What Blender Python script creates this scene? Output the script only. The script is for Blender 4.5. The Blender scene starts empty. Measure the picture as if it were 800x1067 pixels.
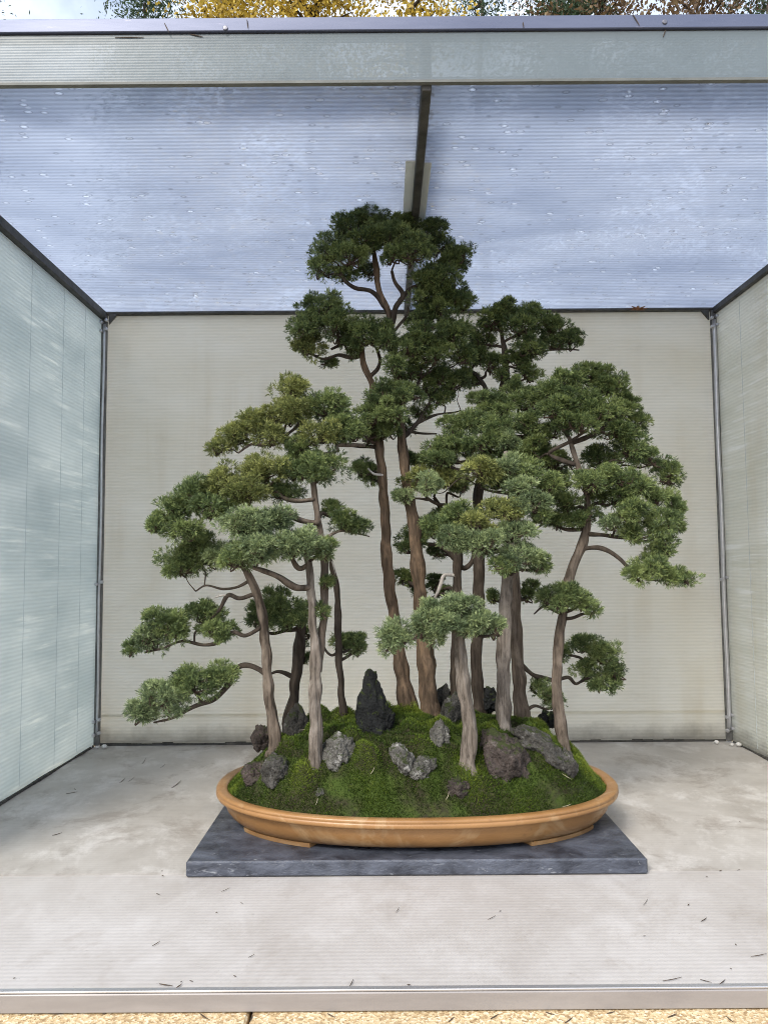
import bpy, math, random
import numpy as np
from mathutils import Vector, noise as mnoise

random.seed(11)
rng = np.random.default_rng(7)
C = bpy.context.scene.collection
SC = bpy.context.scene
R = math.radians

# ------------------------------------------------------------------ camera
FOC, CX, CY = 801.0, 400.0, 533.5          # focal length and centre in photo pixels
PITCH, ROLL = R(4.05), R(-0.42)
CAMZ = 0.676                                # above the shelf floor (z = 0)
cd = bpy.data.cameras.new("camera"); cam = bpy.data.objects.new("camera", cd); C.objects.link(cam)
cd.sensor_fit = 'VERTICAL'; cd.sensor_height = 36.0; cd.lens = FOC / 1067.0 * 36.0
cd.clip_start = 0.02; cd.clip_end = 2000
Fv = Vector((0, math.cos(PITCH), math.sin(PITCH)))
U0 = Vector((0, -math.sin(PITCH), math.cos(PITCH))); R0 = Vector((1, 0, 0))
Rv = R0 * math.cos(ROLL) + U0 * math.sin(ROLL)
Uv = -R0 * math.sin(ROLL) + U0 * math.cos(ROLL)
from mathutils import Matrix
cam.matrix_world = Matrix(((Rv.x, Uv.x, -Fv.x, 0), (Rv.y, Uv.y, -Fv.y, 0), (Rv.z, Uv.z, -Fv.z, CAMZ), (0, 0, 0, 1)))
SC.camera = cam
CAM = Vector((0, 0, CAMZ))

# ------------------------------------------------------------------ light
SUN_EL, SUN_AZ = R(42), R(-150)            # azimuth measured from +Y towards +X: behind and left of the viewer
world = bpy.data.worlds.new("World"); SC.world = world; world.use_nodes = True
wn = world.node_tree.nodes; wl = world.node_tree.links
wn.clear()
sky = wn.new('ShaderNodeTexSky'); sky.sky_type = 'NISHITA'; sky.sun_disc = False
sky.sun_elevation = SUN_EL; sky.sun_rotation = SUN_AZ
sky.air_density = 1.0; sky.dust_density = 4.0; sky.ozone_density = 1.0
bg = wn.new('ShaderNodeBackground'); bg.inputs['Strength'].default_value = 0.15
wo = wn.new('ShaderNodeOutputWorld')
tc = wn.new('ShaderNodeTexCoord'); nz = wn.new('ShaderNodeTexNoise'); nz.inputs['Scale'].default_value = 2.6; nz.inputs['Detail'].default_value = 7; nz.inputs['Roughness'].default_value = .6
cr = wn.new('ShaderNodeValToRGB'); cr.color_ramp.elements[0].position = .36; cr.color_ramp.elements[0].color = (.25, .25, .25, 1)
cr.color_ramp.elements[1].position = .60; cr.color_ramp.elements[1].color = (.88, .88, .88, 1)
mx = wn.new('ShaderNodeMix'); mx.data_type = 'RGBA'; mx.inputs[7].default_value = (5.6, 6.2, 7.3, 1)      # thin bright cloud
wl.new(tc.outputs['Generated'], nz.inputs['Vector']); wl.new(nz.outputs['Fac'], cr.inputs[0]); wl.new(cr.outputs[0], mx.inputs[0])
wl.new(sky.outputs[0], mx.inputs[6]); wl.new(mx.outputs[2], bg.inputs[0]); wl.new(bg.outputs[0], wo.inputs[0])
sl = bpy.data.lights.new("sun", 'SUN'); sl.energy = 2.0; sl.angle = R(19); sl.color = (1.0, 0.95, 0.87)
so = bpy.data.objects.new("sun", sl); C.objects.link(so)
sdir = Vector((math.sin(SUN_AZ) * math.cos(SUN_EL), math.cos(SUN_AZ) * math.cos(SUN_EL), math.sin(SUN_EL)))
so.rotation_euler = sdir.to_track_quat('Z', 'Y').to_euler(); so.location = (0, -3, 6)
vs = SC.view_settings
SC.display_settings.display_device = 'sRGB'
vs.view_transform = 'Standard'; vs.look = 'None'; vs.gamma = 1; vs.use_curve_mapping = False
vs.exposure = 0.74
SC.render.engine = 'CYCLES'
SC.cycles.use_denoising = True; SC.cycles.denoising_prefilter = 'FAST'; SC.cycles.pixel_filter_type = 'BLACKMAN_HARRIS'; SC.cycles.filter_width = 1.0
SC.cycles.max_bounces = 10; SC.cycles.transparent_max_bounces = 12
SC.cycles.diffuse_bounces = 5; SC.cycles.sample_clamp_indirect = 6

# ------------------------------------------------------------------ pixel -> world
def ray(px, py):
    return Fv + Rv * ((px - CX) / FOC) + Uv * ((CY - py) / FOC)
def PY(px, py, Y):
    d = ray(px, py); return CAM + d * (Y / d.y)
def PZ(px, py, Z):
    d = ray(px, py); return CAM + d * ((Z - CAMZ) / d.z)

# ------------------------------------------------------------------ object helpers
OFF = {}
def link(name, V, F, mats, parent=None, loc=None, smooth=False, mi=None):
    """V in world space; the object's origin goes to loc (or the parent's base)."""
    V = np.asarray(V, dtype=np.float64).reshape(-1, 3)
    off = np.array(OFF[parent.name]) if parent is not None else np.array(loc if loc is not None else (0, 0, 0))
    me = bpy.data.meshes.new(name)
    W = V - off
    if isinstance(F, np.ndarray):
        k = F.shape[1]; n = F.shape[0]
        me.vertices.add(len(W)); me.vertices.foreach_set('co', W.astype(np.float32).ravel())
        me.loops.add(n * k); me.loops.foreach_set('vertex_index', F.astype(np.int32).ravel())
        me.polygons.add(n)
        me.polygons.foreach_set('loop_start', (np.arange(n) * k).astype(np.int32))
        me.polygons.foreach_set('loop_total', np.full(n, k, dtype=np.int32))
        me.update(calc_edges=True)
    else:
        me.from_pydata([tuple(v) for v in W], [], F); me.update()
    for m in (mats if isinstance(mats, (list, tuple)) else [mats]): me.materials.append(m)
    if mi is not None: me.polygons.foreach_set('material_index', np.asarray(mi, dtype=np.int32))
    if smooth: me.polygons.foreach_set('use_smooth', np.ones(len(me.polygons), dtype=bool))
    o = bpy.data.objects.new(name, me); C.objects.link(o)
    if parent is not None: o.parent = parent
    else: o.location = tuple(off)
    OFF[o.name] = tuple(off)
    return o
def thing(name, label, cat, loc, group=None):
    o = bpy.data.objects.new(name, None); C.objects.link(o); o.location = tuple(loc)
    o.empty_display_size = 0.05
    o['label'] = label; o['category'] = cat
    if group: o['group'] = group
    OFF[o.name] = tuple(loc)
    return o
def tag(o, label, cat, group=None, kind=None):
    o['label'] = label; o['category'] = cat
    if group: o['group'] = group
    if kind: o['kind'] = kind
    return o
def stt(o): o['kind'] = 'structure'; return o

class MB:
    def __init__(s): s.V = []; s.F = []
    def add(s, V, F):
        b = len(s.V); s.V += [tuple(v) for v in V]; s.F += [tuple(i + b for i in f) for f in F]
    def box(s, x0, x1, y0, y1, z0, z1, bev=0.0):
        if bev <= 0:
            V = [(x, y, z) for x in (x0, x1) for y in (y0, y1) for z in (z0, z1)]
            F = [(0, 1, 3, 2), (4, 6, 7, 5), (0, 4, 5, 1), (2, 3, 7, 6), (0, 2, 6, 4), (1, 5, 7, 3)]
            s.add(V, F); return
        b = bev
        def ring(z, i): return [(x0 + i, y0 + b, z), (x0 + b, y0 + i, z), (x1 - b, y0 + i, z), (x1 - i, y0 + b, z), (x1 - i, y1 - b, z), (x1 - b, y1 - i, z), (x0 + b, y1 - i, z), (x0 + i, y1 - b, z)]
        rs = [ring(z0, b * .9), ring(z0 + b, 0), ring(z1 - b, 0), ring(z1, b * .9)]
        V = [v for r in rs for v in r]; F = []
        for k in range(3):
            for i in range(8): F.append((k * 8 + i, k * 8 + (i + 1) % 8, (k + 1) * 8 + (i + 1) % 8, (k + 1) * 8 + i))
        F.append(tuple(range(7, -1, -1))); F.append(tuple(range(24, 32))); s.add(V, F)
    def build(s, name, mat, parent=None, loc=None, smooth=False): return link(name, s.V, s.F, mat, parent, loc, smooth)

def smooth_path(P, n_per=6):
    """Catmull-Rom through rows (x, y, z, r)."""
    P = np.asarray(P, float); out = []
    Q = np.vstack([2 * P[0] - P[1], P, 2 * P[-1] - P[-2]])
    for i in range(1, len(Q) - 2):
        p0, p1, p2, p3 = Q[i - 1], Q[i], Q[i + 1], Q[i + 2]
        for t in np.linspace(0, 1, n_per, endpoint=False):
            out.append(.5 * ((2 * p1) + (-p0 + p2) * t + (2 * p0 - 5 * p1 + 4 * p2 - p3) * t * t + (-p0 + 3 * p1 - 3 * p2 + p3) * t ** 3))
    out.append(P[-1]); out = np.array(out); out[:, 3] = np.maximum(out[:, 3], 0.0004)
    return out
def tube(path, nv=10, rough=0.0, seed=0.0):
    path = np.array(path, float); n = len(path)
    if rough > 0:
        for i in range(n):
            w_ = mnoise.noise_vector(Vector(path[i, :3]) * 22 + Vector((seed, seed * .7, 0)))
            path[i, :3] += np.array(w_) * min(path[i, 3] * .45, .004) * min(1, i / 4)
            path[i, 3] *= 1 + .22 * mnoise.noise(Vector(path[i, :3]) * 30 + Vector((0, seed, 3)))
    T = np.gradient(path[:, :3], axis=0); T /= np.linalg.norm(T, axis=1)[:, None] + 1e-12
    ref = np.array((0.13, -1.0, 0.07)); V = np.zeros((n, nv, 3))
    a = np.linspace(0, 2 * np.pi, nv, endpoint=False)
    s = np.concatenate([[0], np.cumsum(np.linalg.norm(np.diff(path[:, :3], axis=0), axis=1))])
    for i in range(n):
        A = np.cross(T[i], ref); A /= np.linalg.norm(A) + 1e-12; B = np.cross(T[i], A)
        r = np.full(nv, path[i, 3])
        if rough > 0:
            tw = a + s[i] * 3.0 + seed
            r = r * (1 + rough * (0.55 * np.sin(3 * tw + seed) + 0.45 * np.sin(5 * tw + 2.1 * seed + s[i] * 9) + 0.4 * np.sin(s[i] * 41 + a * 2 + seed) * np.sin(s[i] * 17 + seed)
                                  + 0.35 * np.sin(9 * tw - s[i] * 6)))
        V[i] = path[i, :3] + np.outer(np.cos(a) * r, A) + np.outer(np.sin(a) * r, B)
    F = []
    for i in range(n - 1):
        for j in range(nv):
            k = (j + 1) % nv; F.append((i * nv + j, i * nv + k, (i + 1) * nv + k, (i + 1) * nv + j))
    F.append(tuple(range(nv - 1, -1, -1))); F.append(tuple((n - 1) * nv + j for j in range(nv)))
    return V.reshape(-1, 3), F

# ------------------------------------------------------------------ materials
def mat(name):
    m = bpy.data.materials.new(name); m.use_nodes = True
    nt = m.node_tree; nt.nodes.clear()
    out = nt.nodes.new('ShaderNodeOutputMaterial')
    return m, nt, out
def N(nt, t, **kw):
    n = nt.nodes.new(t)
    for k, v in kw.items():
        if hasattr(n, k) and k not in n.inputs: setattr(n, k, v)
        else: n.inputs[k].default_value = v
    return n
def pos(nt, scale=(1, 1, 1)):
    g = N(nt, 'ShaderNodeNewGeometry'); mp = N(nt, 'ShaderNodeMapping'); mp.inputs['Scale'].default_value = scale
    nt.links.new(g.outputs['Position'], mp.inputs['Vector']); return mp.outputs[0]
def noise(nt, vec, scale, detail=4, rough=.55, dist=0.0):
    n = N(nt, 'ShaderNodeTexNoise'); n.inputs['Scale'].default_value = scale; n.inputs['Detail'].default_value = detail
    n.inputs['Roughness'].default_value = rough; n.inputs['Distortion'].default_value = dist
    nt.links.new(vec, n.inputs['Vector']); return n.outputs['Fac']
def ramp(nt, fac, stops):
    r = N(nt, 'ShaderNodeValToRGB'); e = r.color_ramp.elements
    while len(e) < len(stops): e.new(0.5)
    for i, (p, c) in enumerate(stops):
        e[i].position = p; e[i].color = (c, c, c, 1) if isinstance(c, (int, float)) else (*c, 1)
    nt.links.new(fac, r.inputs[0]); return r.outputs[0]
def mixc(nt, fac, a, b, mode='MIX'):
    m = N(nt, 'ShaderNodeMix'); m.data_type = 'RGBA'; m.blend_type = mode
    def s(i, v):
        if isinstance(v, (tuple, list)): m.inputs[i].default_value = (*v, 1)
        elif isinstance(v, (int, float)): m.inputs[i].default_value = v if i == 0 else (v, v, v, 1)
        else: nt.links.new(v, m.inputs[i])
    s(0, fac); s(6, a); s(7, b); return m.outputs[2]
def math_(nt, op, a, b=None, c=None):
    m = N(nt, 'ShaderNodeMath'); m.operation = op
    for i, v in enumerate((a, b, c)):
        if v is None: continue
        if isinstance(v, (int, float)): m.inputs[i].default_value = v
        else: nt.links.new(v, m.inputs[i])
    return m.outputs[0]
def bump(nt, h, strength, dist=0.002, prev=None):
    b = N(nt, 'ShaderNodeBump'); b.inputs['Strength'].default_value = strength; b.inputs['Distance'].default_value = dist
    nt.links.new(h, b.inputs['Height'])
    if prev is not None: nt.links.new(prev, b.inputs['Normal'])
    return b.outputs[0]
def principled(nt, out, col, rough=.6, nrm=None, metal=0.0, spec=.5):
    p = N(nt, 'ShaderNodeBsdfPrincipled')
    for k, v in (('Base Color', col), ('Roughness', rough), ('Metallic', metal), ('Specular IOR Level', spec)):
        if isinstance(v, (tuple, list)): p.inputs[k].default_value = (*v, 1)
        elif isinstance(v, (int, float)): p.inputs[k].default_value = v
        else: nt.links.new(v, p.inputs[k])
    if nrm is not None: nt.links.new(nrm, p.inputs['Normal'])
    if out is not None: nt.links.new(p.outputs[0], out.inputs[0])
    return p

def flutes(nt, axis, pitch):
    """0..1 ribs across the given world axis, with a slow irregularity."""
    g = N(nt, 'ShaderNodeNewGeometry'); sp = N(nt, 'ShaderNodeSeparateXYZ'); nt.links.new(g.outputs['Position'], sp.inputs[0])
    v = math_(nt, 'MULTIPLY', sp.outputs['XYZ'.index(axis)], 2 * math.pi / pitch)
    return math_(nt, 'MULTIPLY_ADD', math_(nt, 'SINE', v), .5, .5)

def panel_mat(name, col_lo, col_hi, axis, pitch, trans, stretch, clear=0.0, rib=.25, dirt=.25, drops=False, bumpk=.35, tint=(1, 1, 1), streak=0.0, drip=0.0):
    m, nt, out = mat(name)
    f = flutes(nt, axis, pitch)
    n1 = noise(nt, pos(nt, stretch), 3.0, 6, .62, .4)
    n2 = noise(nt, pos(nt, tuple(s * 5 for s in stretch)), 4.0, 5, .7)
    n3 = noise(nt, pos(nt), 38, 4, .75)
    base = mixc(nt, ramp(nt, n1, [(.32, 0.0), (.68, 1.0)]), col_lo, col_hi)
    base = mixc(nt, math_(nt, 'MULTIPLY', ramp(nt, n2, [(.55, 0.0), (.75, 1.0)]), dirt), base, tuple(c * .55 for c in col_lo))
    base = mixc(nt, math_(nt, 'MULTIPLY', ramp(nt, n3, [(.66, 0.0), (.78, 1.0)]), dirt), base, tuple(c * .45 for c in col_lo))
    base = mixc(nt, math_(nt, 'MULTIPLY', f, rib), base, tuple(c * .6 for c in col_lo))
    h = f
    nrm = bump(nt, f, bumpk, .0025)
    wob = noise(nt, pos(nt, stretch), 14, 3, .5)
    nrm = bump(nt, wob, .25, .004, nrm)
    if drip:
        dv_ = noise(nt, pos(nt, (7, 7, .5)), 1.6, 5, .6, .3); dw_ = noise(nt, pos(nt, (.8, 1, .9)), 1.3, 4, .6)
        dm = math_(nt, 'MULTIPLY', ramp(nt, dv_, [(.48, 0.0), (.66, 1.0)]), ramp(nt, dw_, [(.42, 0.0), (.60, 1.0)]))
        base = mixc(nt, math_(nt, 'MULTIPLY', dm, drip), base, (.52, .43, .27))
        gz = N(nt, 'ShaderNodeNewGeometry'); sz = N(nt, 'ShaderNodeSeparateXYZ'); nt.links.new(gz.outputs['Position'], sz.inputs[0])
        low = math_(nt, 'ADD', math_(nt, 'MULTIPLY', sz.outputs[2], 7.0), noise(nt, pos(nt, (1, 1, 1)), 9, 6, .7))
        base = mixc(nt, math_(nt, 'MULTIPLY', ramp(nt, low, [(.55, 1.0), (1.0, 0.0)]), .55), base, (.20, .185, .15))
    if streak:
        g_ = N(nt, 'ShaderNodeNewGeometry'); sv = N(nt, 'ShaderNodeMapping'); sv.inputs['Scale'].default_value = (1, 1.6, 34); nt.links.new(g_.outputs['Position'], sv.inputs['Vector'])
        s1 = noise(nt, sv.outputs[0], 1.6, 5, .65, .2); s2 = noise(nt, pos(nt, (1, 2.2, 3.0)), 1.7, 3, .5)
        sm = math_(nt, 'MULTIPLY', ramp(nt, s1, [(.52, 0.0), (.66, 1.0)]), ramp(nt, s2, [(.45, 0.0), (.62, 1.0)]))
        base = mixc(nt, math_(nt, 'MULTIPLY', sm, streak), base, (.95, .96, .95))  # pale dust streaks that also stand in for reflections, painted into the colour
    if drops:
        vo = N(nt, 'ShaderNodeTexVoronoi'); vo.inputs['Scale'].default_value = 26.0
        wv = pos(nt, (.75, 1.1, 0)); nt.links.new(wv, vo.inputs['Vector'])
        keep = math_(nt, 'MULTIPLY', ramp(nt, N2col(nt, vo), [(.15, 0.0), (.17, 1.0)]), ramp(nt, noise(nt, pos(nt, (1, 1, 0)), 3.2, 3, .6), [(.34, 0.0), (.44, 1.0)]))
        drop_c = math_(nt, 'MULTIPLY', ramp(nt, vo.outputs['Distance'], [(.10, 1.0), (.16, 0.0)]), keep)
        drop_e = math_(nt, 'MULTIPLY', ramp(nt, vo.outputs['Distance'], [(.13, 0.0), (.17, 1.0), (.19, 1.0), (.24, 0.0)]), keep)
        base = mixc(nt, math_(nt, 'MULTIPLY', drop_e, .65), base, tuple(c * .45 for c in col_lo))  # dark refracted rims of the water drops put into the colour
    if drops: base = mixc(nt, math_(nt, 'MULTIPLY', drop_c, .8), base, (.95, .96, .97))  # bright glints of the water drops painted white into the colour
    p = principled(nt, None, base, .28, nrm, 0.0, .5)
    t = N(nt, 'ShaderNodeBsdfTranslucent'); nt.links.new(nrm, t.inputs['Normal'])
    nt.links.new(mixc(nt, 1.0, base, tint, 'MULTIPLY'), t.inputs['Color'])
    ms = N(nt, 'ShaderNodeMixShader'); ms.inputs[0].default_value = trans
    nt.links.new(p.outputs[0], ms.inputs[1]); nt.links.new(t.outputs[0], ms.inputs[2])
    last = ms.outputs[0]
    if clear > 0:
        tr = N(nt, 'ShaderNodeBsdfTransparent'); tr.inputs[0].default_value = (*[min(1, c) for c in tint], 1)
        m2 = N(nt, 'ShaderNodeMixShader')
        cf = math_(nt, 'MULTIPLY', ramp(nt, n1, [(.3, .35), (.75, 1.0)]), clear)
        if drops: cf = math_(nt, 'MAXIMUM', cf, math_(nt, 'MULTIPLY', drop_c, .9))
        nt.links.new(cf, m2.inputs[0])
        nt.links.new(last, m2.inputs[1]); nt.links.new(tr.outputs[0], m2.inputs[2]); last = m2.outputs[0]
    nt.links.new(last, out.inputs[0])
    return m
def N2col(nt, vo):
    s = N(nt, 'ShaderNodeSeparateColor'); nt.links.new(vo.outputs['Color'], s.inputs[0]); return s.outputs[0]

def simple_mat(name, c0, c1, scale, rough=.7, bumpk=.3, bd=.003, stretch=(1, 1, 1), metal=0.0, spec=.5, spots=None):
    m, nt, out = mat(name)
    v = pos(nt, stretch); n = noise(nt, v, scale, 7, .65, .3); n2 = noise(nt, v, scale * 6, 4, .7)
    col = mixc(nt, ramp(nt, n, [(.32, 0.0), (.68, 1.0)]), c0, c1)
    if spots: col = mixc(nt, ramp(nt, noise(nt, v, spots[1], 5, .7, .5), [(spots[2], 0.0), (spots[2] + .08, 1.0)]), col, spots[0])
    nrm = bump(nt, n2, bumpk, bd); nrm = bump(nt, n, bumpk, bd * 3, nrm)
    principled(nt, out, col, rough, nrm, metal, spec); return m

M = {}
M['wall_back'] = panel_mat('back_panel_polycarbonate', (.89, .865, .775), (.96, .95, .89), 'Z', .0125, .66, (.6, 1, 1.0), 0, .20, .14, drip=.22)
M['wall_left'] = panel_mat('left_panel_polycarbonate', (.60, .655, .68), (.79, .825, .84), 'Z', .0125, .68, (1, .6, 1.6), 0, .2, .10, tint=(.97, 1, .98), streak=.85)
M['wall_right'] = panel_mat('right_panel_polycarbonate', (.76, .765, .69), (.87, .87, .81), 'Z', .0125, .60, (1, .5, 2.2), 0, .2, .14, streak=.7, drip=.2)
M['roof'] = panel_mat('roof_polycarbonate', (.46, .51, .60), (.62, .665, .735), 'Y', .0155, .80, (.5, 1.2, 1), .42, .55, .15, True, .8, (.97, .98, 1.0))
M['fascia'] = panel_mat('fascia_polycarbonate', (.28, .335, .36), (.345, .40, .425), 'Z', .006, .5, (.8, 1, 1), .34, .03, .3, bumpk=.06)
# shelf: dusty fluted sheets, the back one dirtier
def floor_mat(name, lo, hi, dust, stain, ribk, amt):
    m, nt, out = mat(name)
    f = flutes(nt, 'Y', .0125)
    a1 = noise(nt, pos(nt, (1, .8, 1)), 3.0, 10, .70, .3); a2 = noise(nt, pos(nt, (1, .7, 1)), 6, 12, .78, .25); a3 = noise(nt, pos(nt, (1, 1, 1)), 60, 6, .75)
    a4 = noise(nt, pos(nt, (1, .8, 1)), 3.7, 10, .74, .4); a5 = noise(nt, pos(nt, (1, 1, 1)), 150, 3, .7)
    col = mixc(nt, ramp(nt, a1, [(.36, 0.0), (.62, 1.0)]), lo, hi)
    col = mixc(nt, math_(nt, 'MULTIPLY', ramp(nt, a2, [(.50, 0.0), (.62, 1.0)]), .55 * amt), col, dust)
    col = mixc(nt, math_(nt, 'MULTIPLY', ramp(nt, a4, [(.53, 0.0), (.62, 1.0)]), .60 * amt), col, stain)
    col = mixc(nt, math_(nt, 'MULTIPLY', ramp(nt, a3, [(.62, 0.0), (.72, 1.0)]), .45 * amt), col, (.13, .115, .10))
    col = mixc(nt, math_(nt, 'MULTIPLY', ramp(nt, a5, [(.68, 0.0), (.74, 1.0)]), .5), col, (.12, .10, .085))
    col = mixc(nt, math_(nt, 'MULTIPLY', f, ribk), col, (.25, .25, .26))
    principled(nt, out, col, ramp(nt, a2, [(.3, .35), (.7, .6)]), bump(nt, a2, .25, .003, bump(nt, f, .12, .002)), 0, .4); return m
M['floor_back'] = floor_mat('dirty_back_sheet', (.34, .315, .28), (.47, .445, .41), (.66, .64, .615), (.235, .20, .165), .06, 1.0)
M['floor_front'] = floor_mat('ribbed_front_sheet', (.41, .38, .35), (.50, .475, .45), (.60, .58, .56), (.31, .27, .23), .15, .6)
M['alu'] = simple_mat('dull_aluminium', (.50, .50, .52), (.62, .62, .64), 14, .38, .06, .001, (.2, 3, 3), .75, .5)
M['rail'] = simple_mat('anodised_rail', (.095, .112, .175), (.135, .152, .22), 9, .42, .08, .001, (.3, 2, 2), .35, .5, ((.22, .22, .30), 30, .66))
M['dark_metal'] = simple_mat('dark_grimy_frame', (.022, .022, .021), (.075, .073, .066), 25, .6, .3, .002)
M['grime_gap'] = simple_mat('black_grime_and_gap', (.03, .03, .028), (.10, .095, .085), 40, .9, .4, .003)
M['dark_lip'] = simple_mat('olive_lip', (.10, .108, .10), (.15, .158, .148), 20, .6, .1, .001)
M['mauve_alu'] = simple_mat('mauve_grey_rail', (.25, .232, .225), (.33, .31, .30), 10, .45, .08, .001, (.3, 2, 2), .2, .4, ((.18, .165, .16), 24, .66))
M['post_grey'] = simple_mat('grimy_grey_post', (.07, .07, .068), (.19, .188, .18), 22, .55, .3, .002)
M['screw'] = simple_mat('screw_steel', (.12, .12, .14), (.25, .25, .28), 60, .45, .2, .001, metal=.8)
M['white_bit'] = simple_mat('pale_pebble', (.5, .49, .46), (.72, .71, .68), 60, .7, .4, .002)
M['slate'] = simple_mat('dark_slate', (.014, .017, .026), (.10, .113, .145), 12, .45, .7, .003, (1, 1.3, 2), 0, .5, ((.24, .255, .28), 30, .63))
M['seam'] = simple_mat('seam_grime', (.44, .50, .52), (.52, .58, .60), 30, .8, .1, .001)
m, nt, out = mat('buff_exposed_aggregate')
v = pos(nt); vo = N(nt, 'ShaderNodeTexVoronoi'); vo.inputs['Scale'].default_value = 260; nt.links.new(v, vo.inputs['Vector'])
g1 = N2col(nt, vo)
col = ramp(nt, g1, [(0, (.28, .18, .09)), (.35, (.52, .38, .20)), (.7, (.66, .52, .31)), (1, (.80, .70, .52))])
col = mixc(nt, ramp(nt, noise(nt, v, 6, 6, .6), [(.4, 0.0), (.7, .4)]), col, (.42, .30, .16))
principled(nt, out, col, .85, bump(nt, vo.outputs['Distance'], .5, .002)); M['plinth'] = m
M['ground'] = simple_mat('gravel_ground', (.20, .17, .13), (.32, .28, .22), 18, .95, .6, .01)
# glazed pot
m, nt, out = mat('ochre_glaze')
v = pos(nt, (1, 1, 3)); n1 = noise(nt, v, 5, 6, .6, .8); n2 = noise(nt, pos(nt), 40, 6, .7); n3 = noise(nt, pos(nt, (1, 1, 1)), 7, 4, .6, 1.5)
col = mixc(nt, ramp(nt, n1, [(.35, 0.0), (.65, 1.0)]), (.255, .128, .044), (.335, .178, .068))
col = mixc(nt, math_(nt, 'MULTIPLY', ramp(nt, n3, [(.56, 0.0), (.64, 1.0)]), .55), col, (.42, .285, .15))
col = mixc(nt, math_(nt, 'MULTIPLY', ramp(nt, n2, [(.58, 0.0), (.72, 1.0)]), .5), col, (.15, .075, .03))
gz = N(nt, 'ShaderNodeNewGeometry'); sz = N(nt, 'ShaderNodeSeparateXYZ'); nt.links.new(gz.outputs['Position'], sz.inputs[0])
low_dark = math_(nt, 'ADD', math_(nt, 'MULTIPLY', sz.outputs[2], 9.0), math_(nt, 'MULTIPLY', noise(nt, pos(nt, (1, 1, .4)), 16, 7, .7, .6), 1.0))
col = mixc(nt, math_(nt, 'MULTIPLY', ramp(nt, low_dark, [(.80, 1.0), (1.05, 0.0)]), .55), col, (.17, .105, .055))  # glaze darker and browner towards the foot
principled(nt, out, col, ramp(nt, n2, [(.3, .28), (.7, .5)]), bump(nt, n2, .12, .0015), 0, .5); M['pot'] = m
# bark
def bark(name, c0, c1, c2):
    m, nt, out = mat(name)
    v = pos(nt, (1, 1, .10)); n1 = noise(nt, v, 120, 6, .65, .4); n2 = noise(nt, pos(nt, (1, 1, .45)), 28, 5, .6, .6); n3 = noise(nt, pos(nt, (1, 1, .25)), 300, 3, .6)
    col = mixc(nt, ramp(nt, n1, [(.35, 0.0), (.62, 1.0)]), c0, c1)
    col = mixc(nt, ramp(nt, n2, [(.48, 0.0), (.66, .8)]), col, c2)
    col = mixc(nt, ramp(nt, n3, [(.6, 0.0), (.75, .6)]), col, tuple(c * .35 for c in c0))
    principled(nt, out, col, .85, bump(nt, n3, .5, .002, bump(nt, n1, .9, .004)), 0, .25); return m
M['bark_pale'] = bark('pale_grey_bark', (.058, .047, .037), (.19, .162, .135), (.27, .238, .205))
M['bark_mid'] = bark('brown_bark', (.042, .032, .024), (.132, .104, .080), (.19, .157, .125))
M['bark_dark'] = bark('dark_bark', (.020, .0155, .012), (.058, .045, .034), (.085, .067, .052))
M['bark_warm'] = bark('warm_brown_bark', (.040, .028, .019), (.128, .090, .060), (.20, .138, .088))
M['twig'] = bark('twig_bark', (.03, .02, .014), (.085, .06, .045), (.11, .08, .06))
M['deadwood'] = bark('bleached_deadwood', (.25, .23, .21), (.48, .45, .41), (.58, .55, .50))
# foliage: colour varies needle by needle through a stored attribute
def leaf_mat(name, dark, mid, tip, tr=.30):
    m, nt, out = mat(name)
    at = N(nt, 'ShaderNodeAttribute'); at.attribute_name = 'vary'
    col = ramp(nt, at.outputs['Fac'], [(0.0, dark), (.5, mid), (1.0, tip)])
    p = principled(nt, None, col, .55, None, 0, .35)
    t = N(nt, 'ShaderNodeBsdfTranslucent'); nt.links.new(col, t.inputs['Color'])
    ms = N(nt, 'ShaderNodeMixShader'); ms.inputs[0].default_value = tr
    nt.links.new(p.outputs[0], ms.inputs[1]); nt.links.new(t.outputs[0], ms.inputs[2]); nt.links.new(ms.outputs[0], out.inputs[0])
    return m
M['leaf_shaded'] = leaf_mat('shaded_green_juniper', (.026, .042, .016), (.084, .126, .045), (.235, .285, .095))  # deeper green, with the dimmer light under the roof put into it
M['leaf_mid'] = leaf_mat('green_juniper', (.034, .054, .020), (.121, .173, .068), (.32, .385, .14))
M['leaf_lit'] = leaf_mat('lit_grey_green_juniper', (.046, .070, .034), (.172, .233, .115), (.41, .48, .23))  # paler front pads, their stronger light put into the colour
M['leaf_yellow'] = leaf_mat('yellow_green_juniper', (.044, .060, .020), (.165, .195, .066), (.40, .42, .14))
M['moss'] = leaf_mat('moss_green', (.018, .032, .006), (.070, .118, .014), (.20, .255, .034), .25)
m, nt, out = mat('mossy_soil')
v = pos(nt); n1 = noise(nt, v, 11, 6, .65, .5); n2 = noise(nt, v, 70, 5, .7)
col = mixc(nt, ramp(nt, n1, [(.42, 0.0), (.58, 1.0)]), (.032, .030, .016), (.042, .066, .012))
col = mixc(nt, ramp(nt, n2, [(.5, 0.0), (.7, .6)]), col, (.075, .09, .022))
principled(nt, out, col, .95, bump(nt, n2, .8, .006), 0, .2); M['soil'] = m
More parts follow.
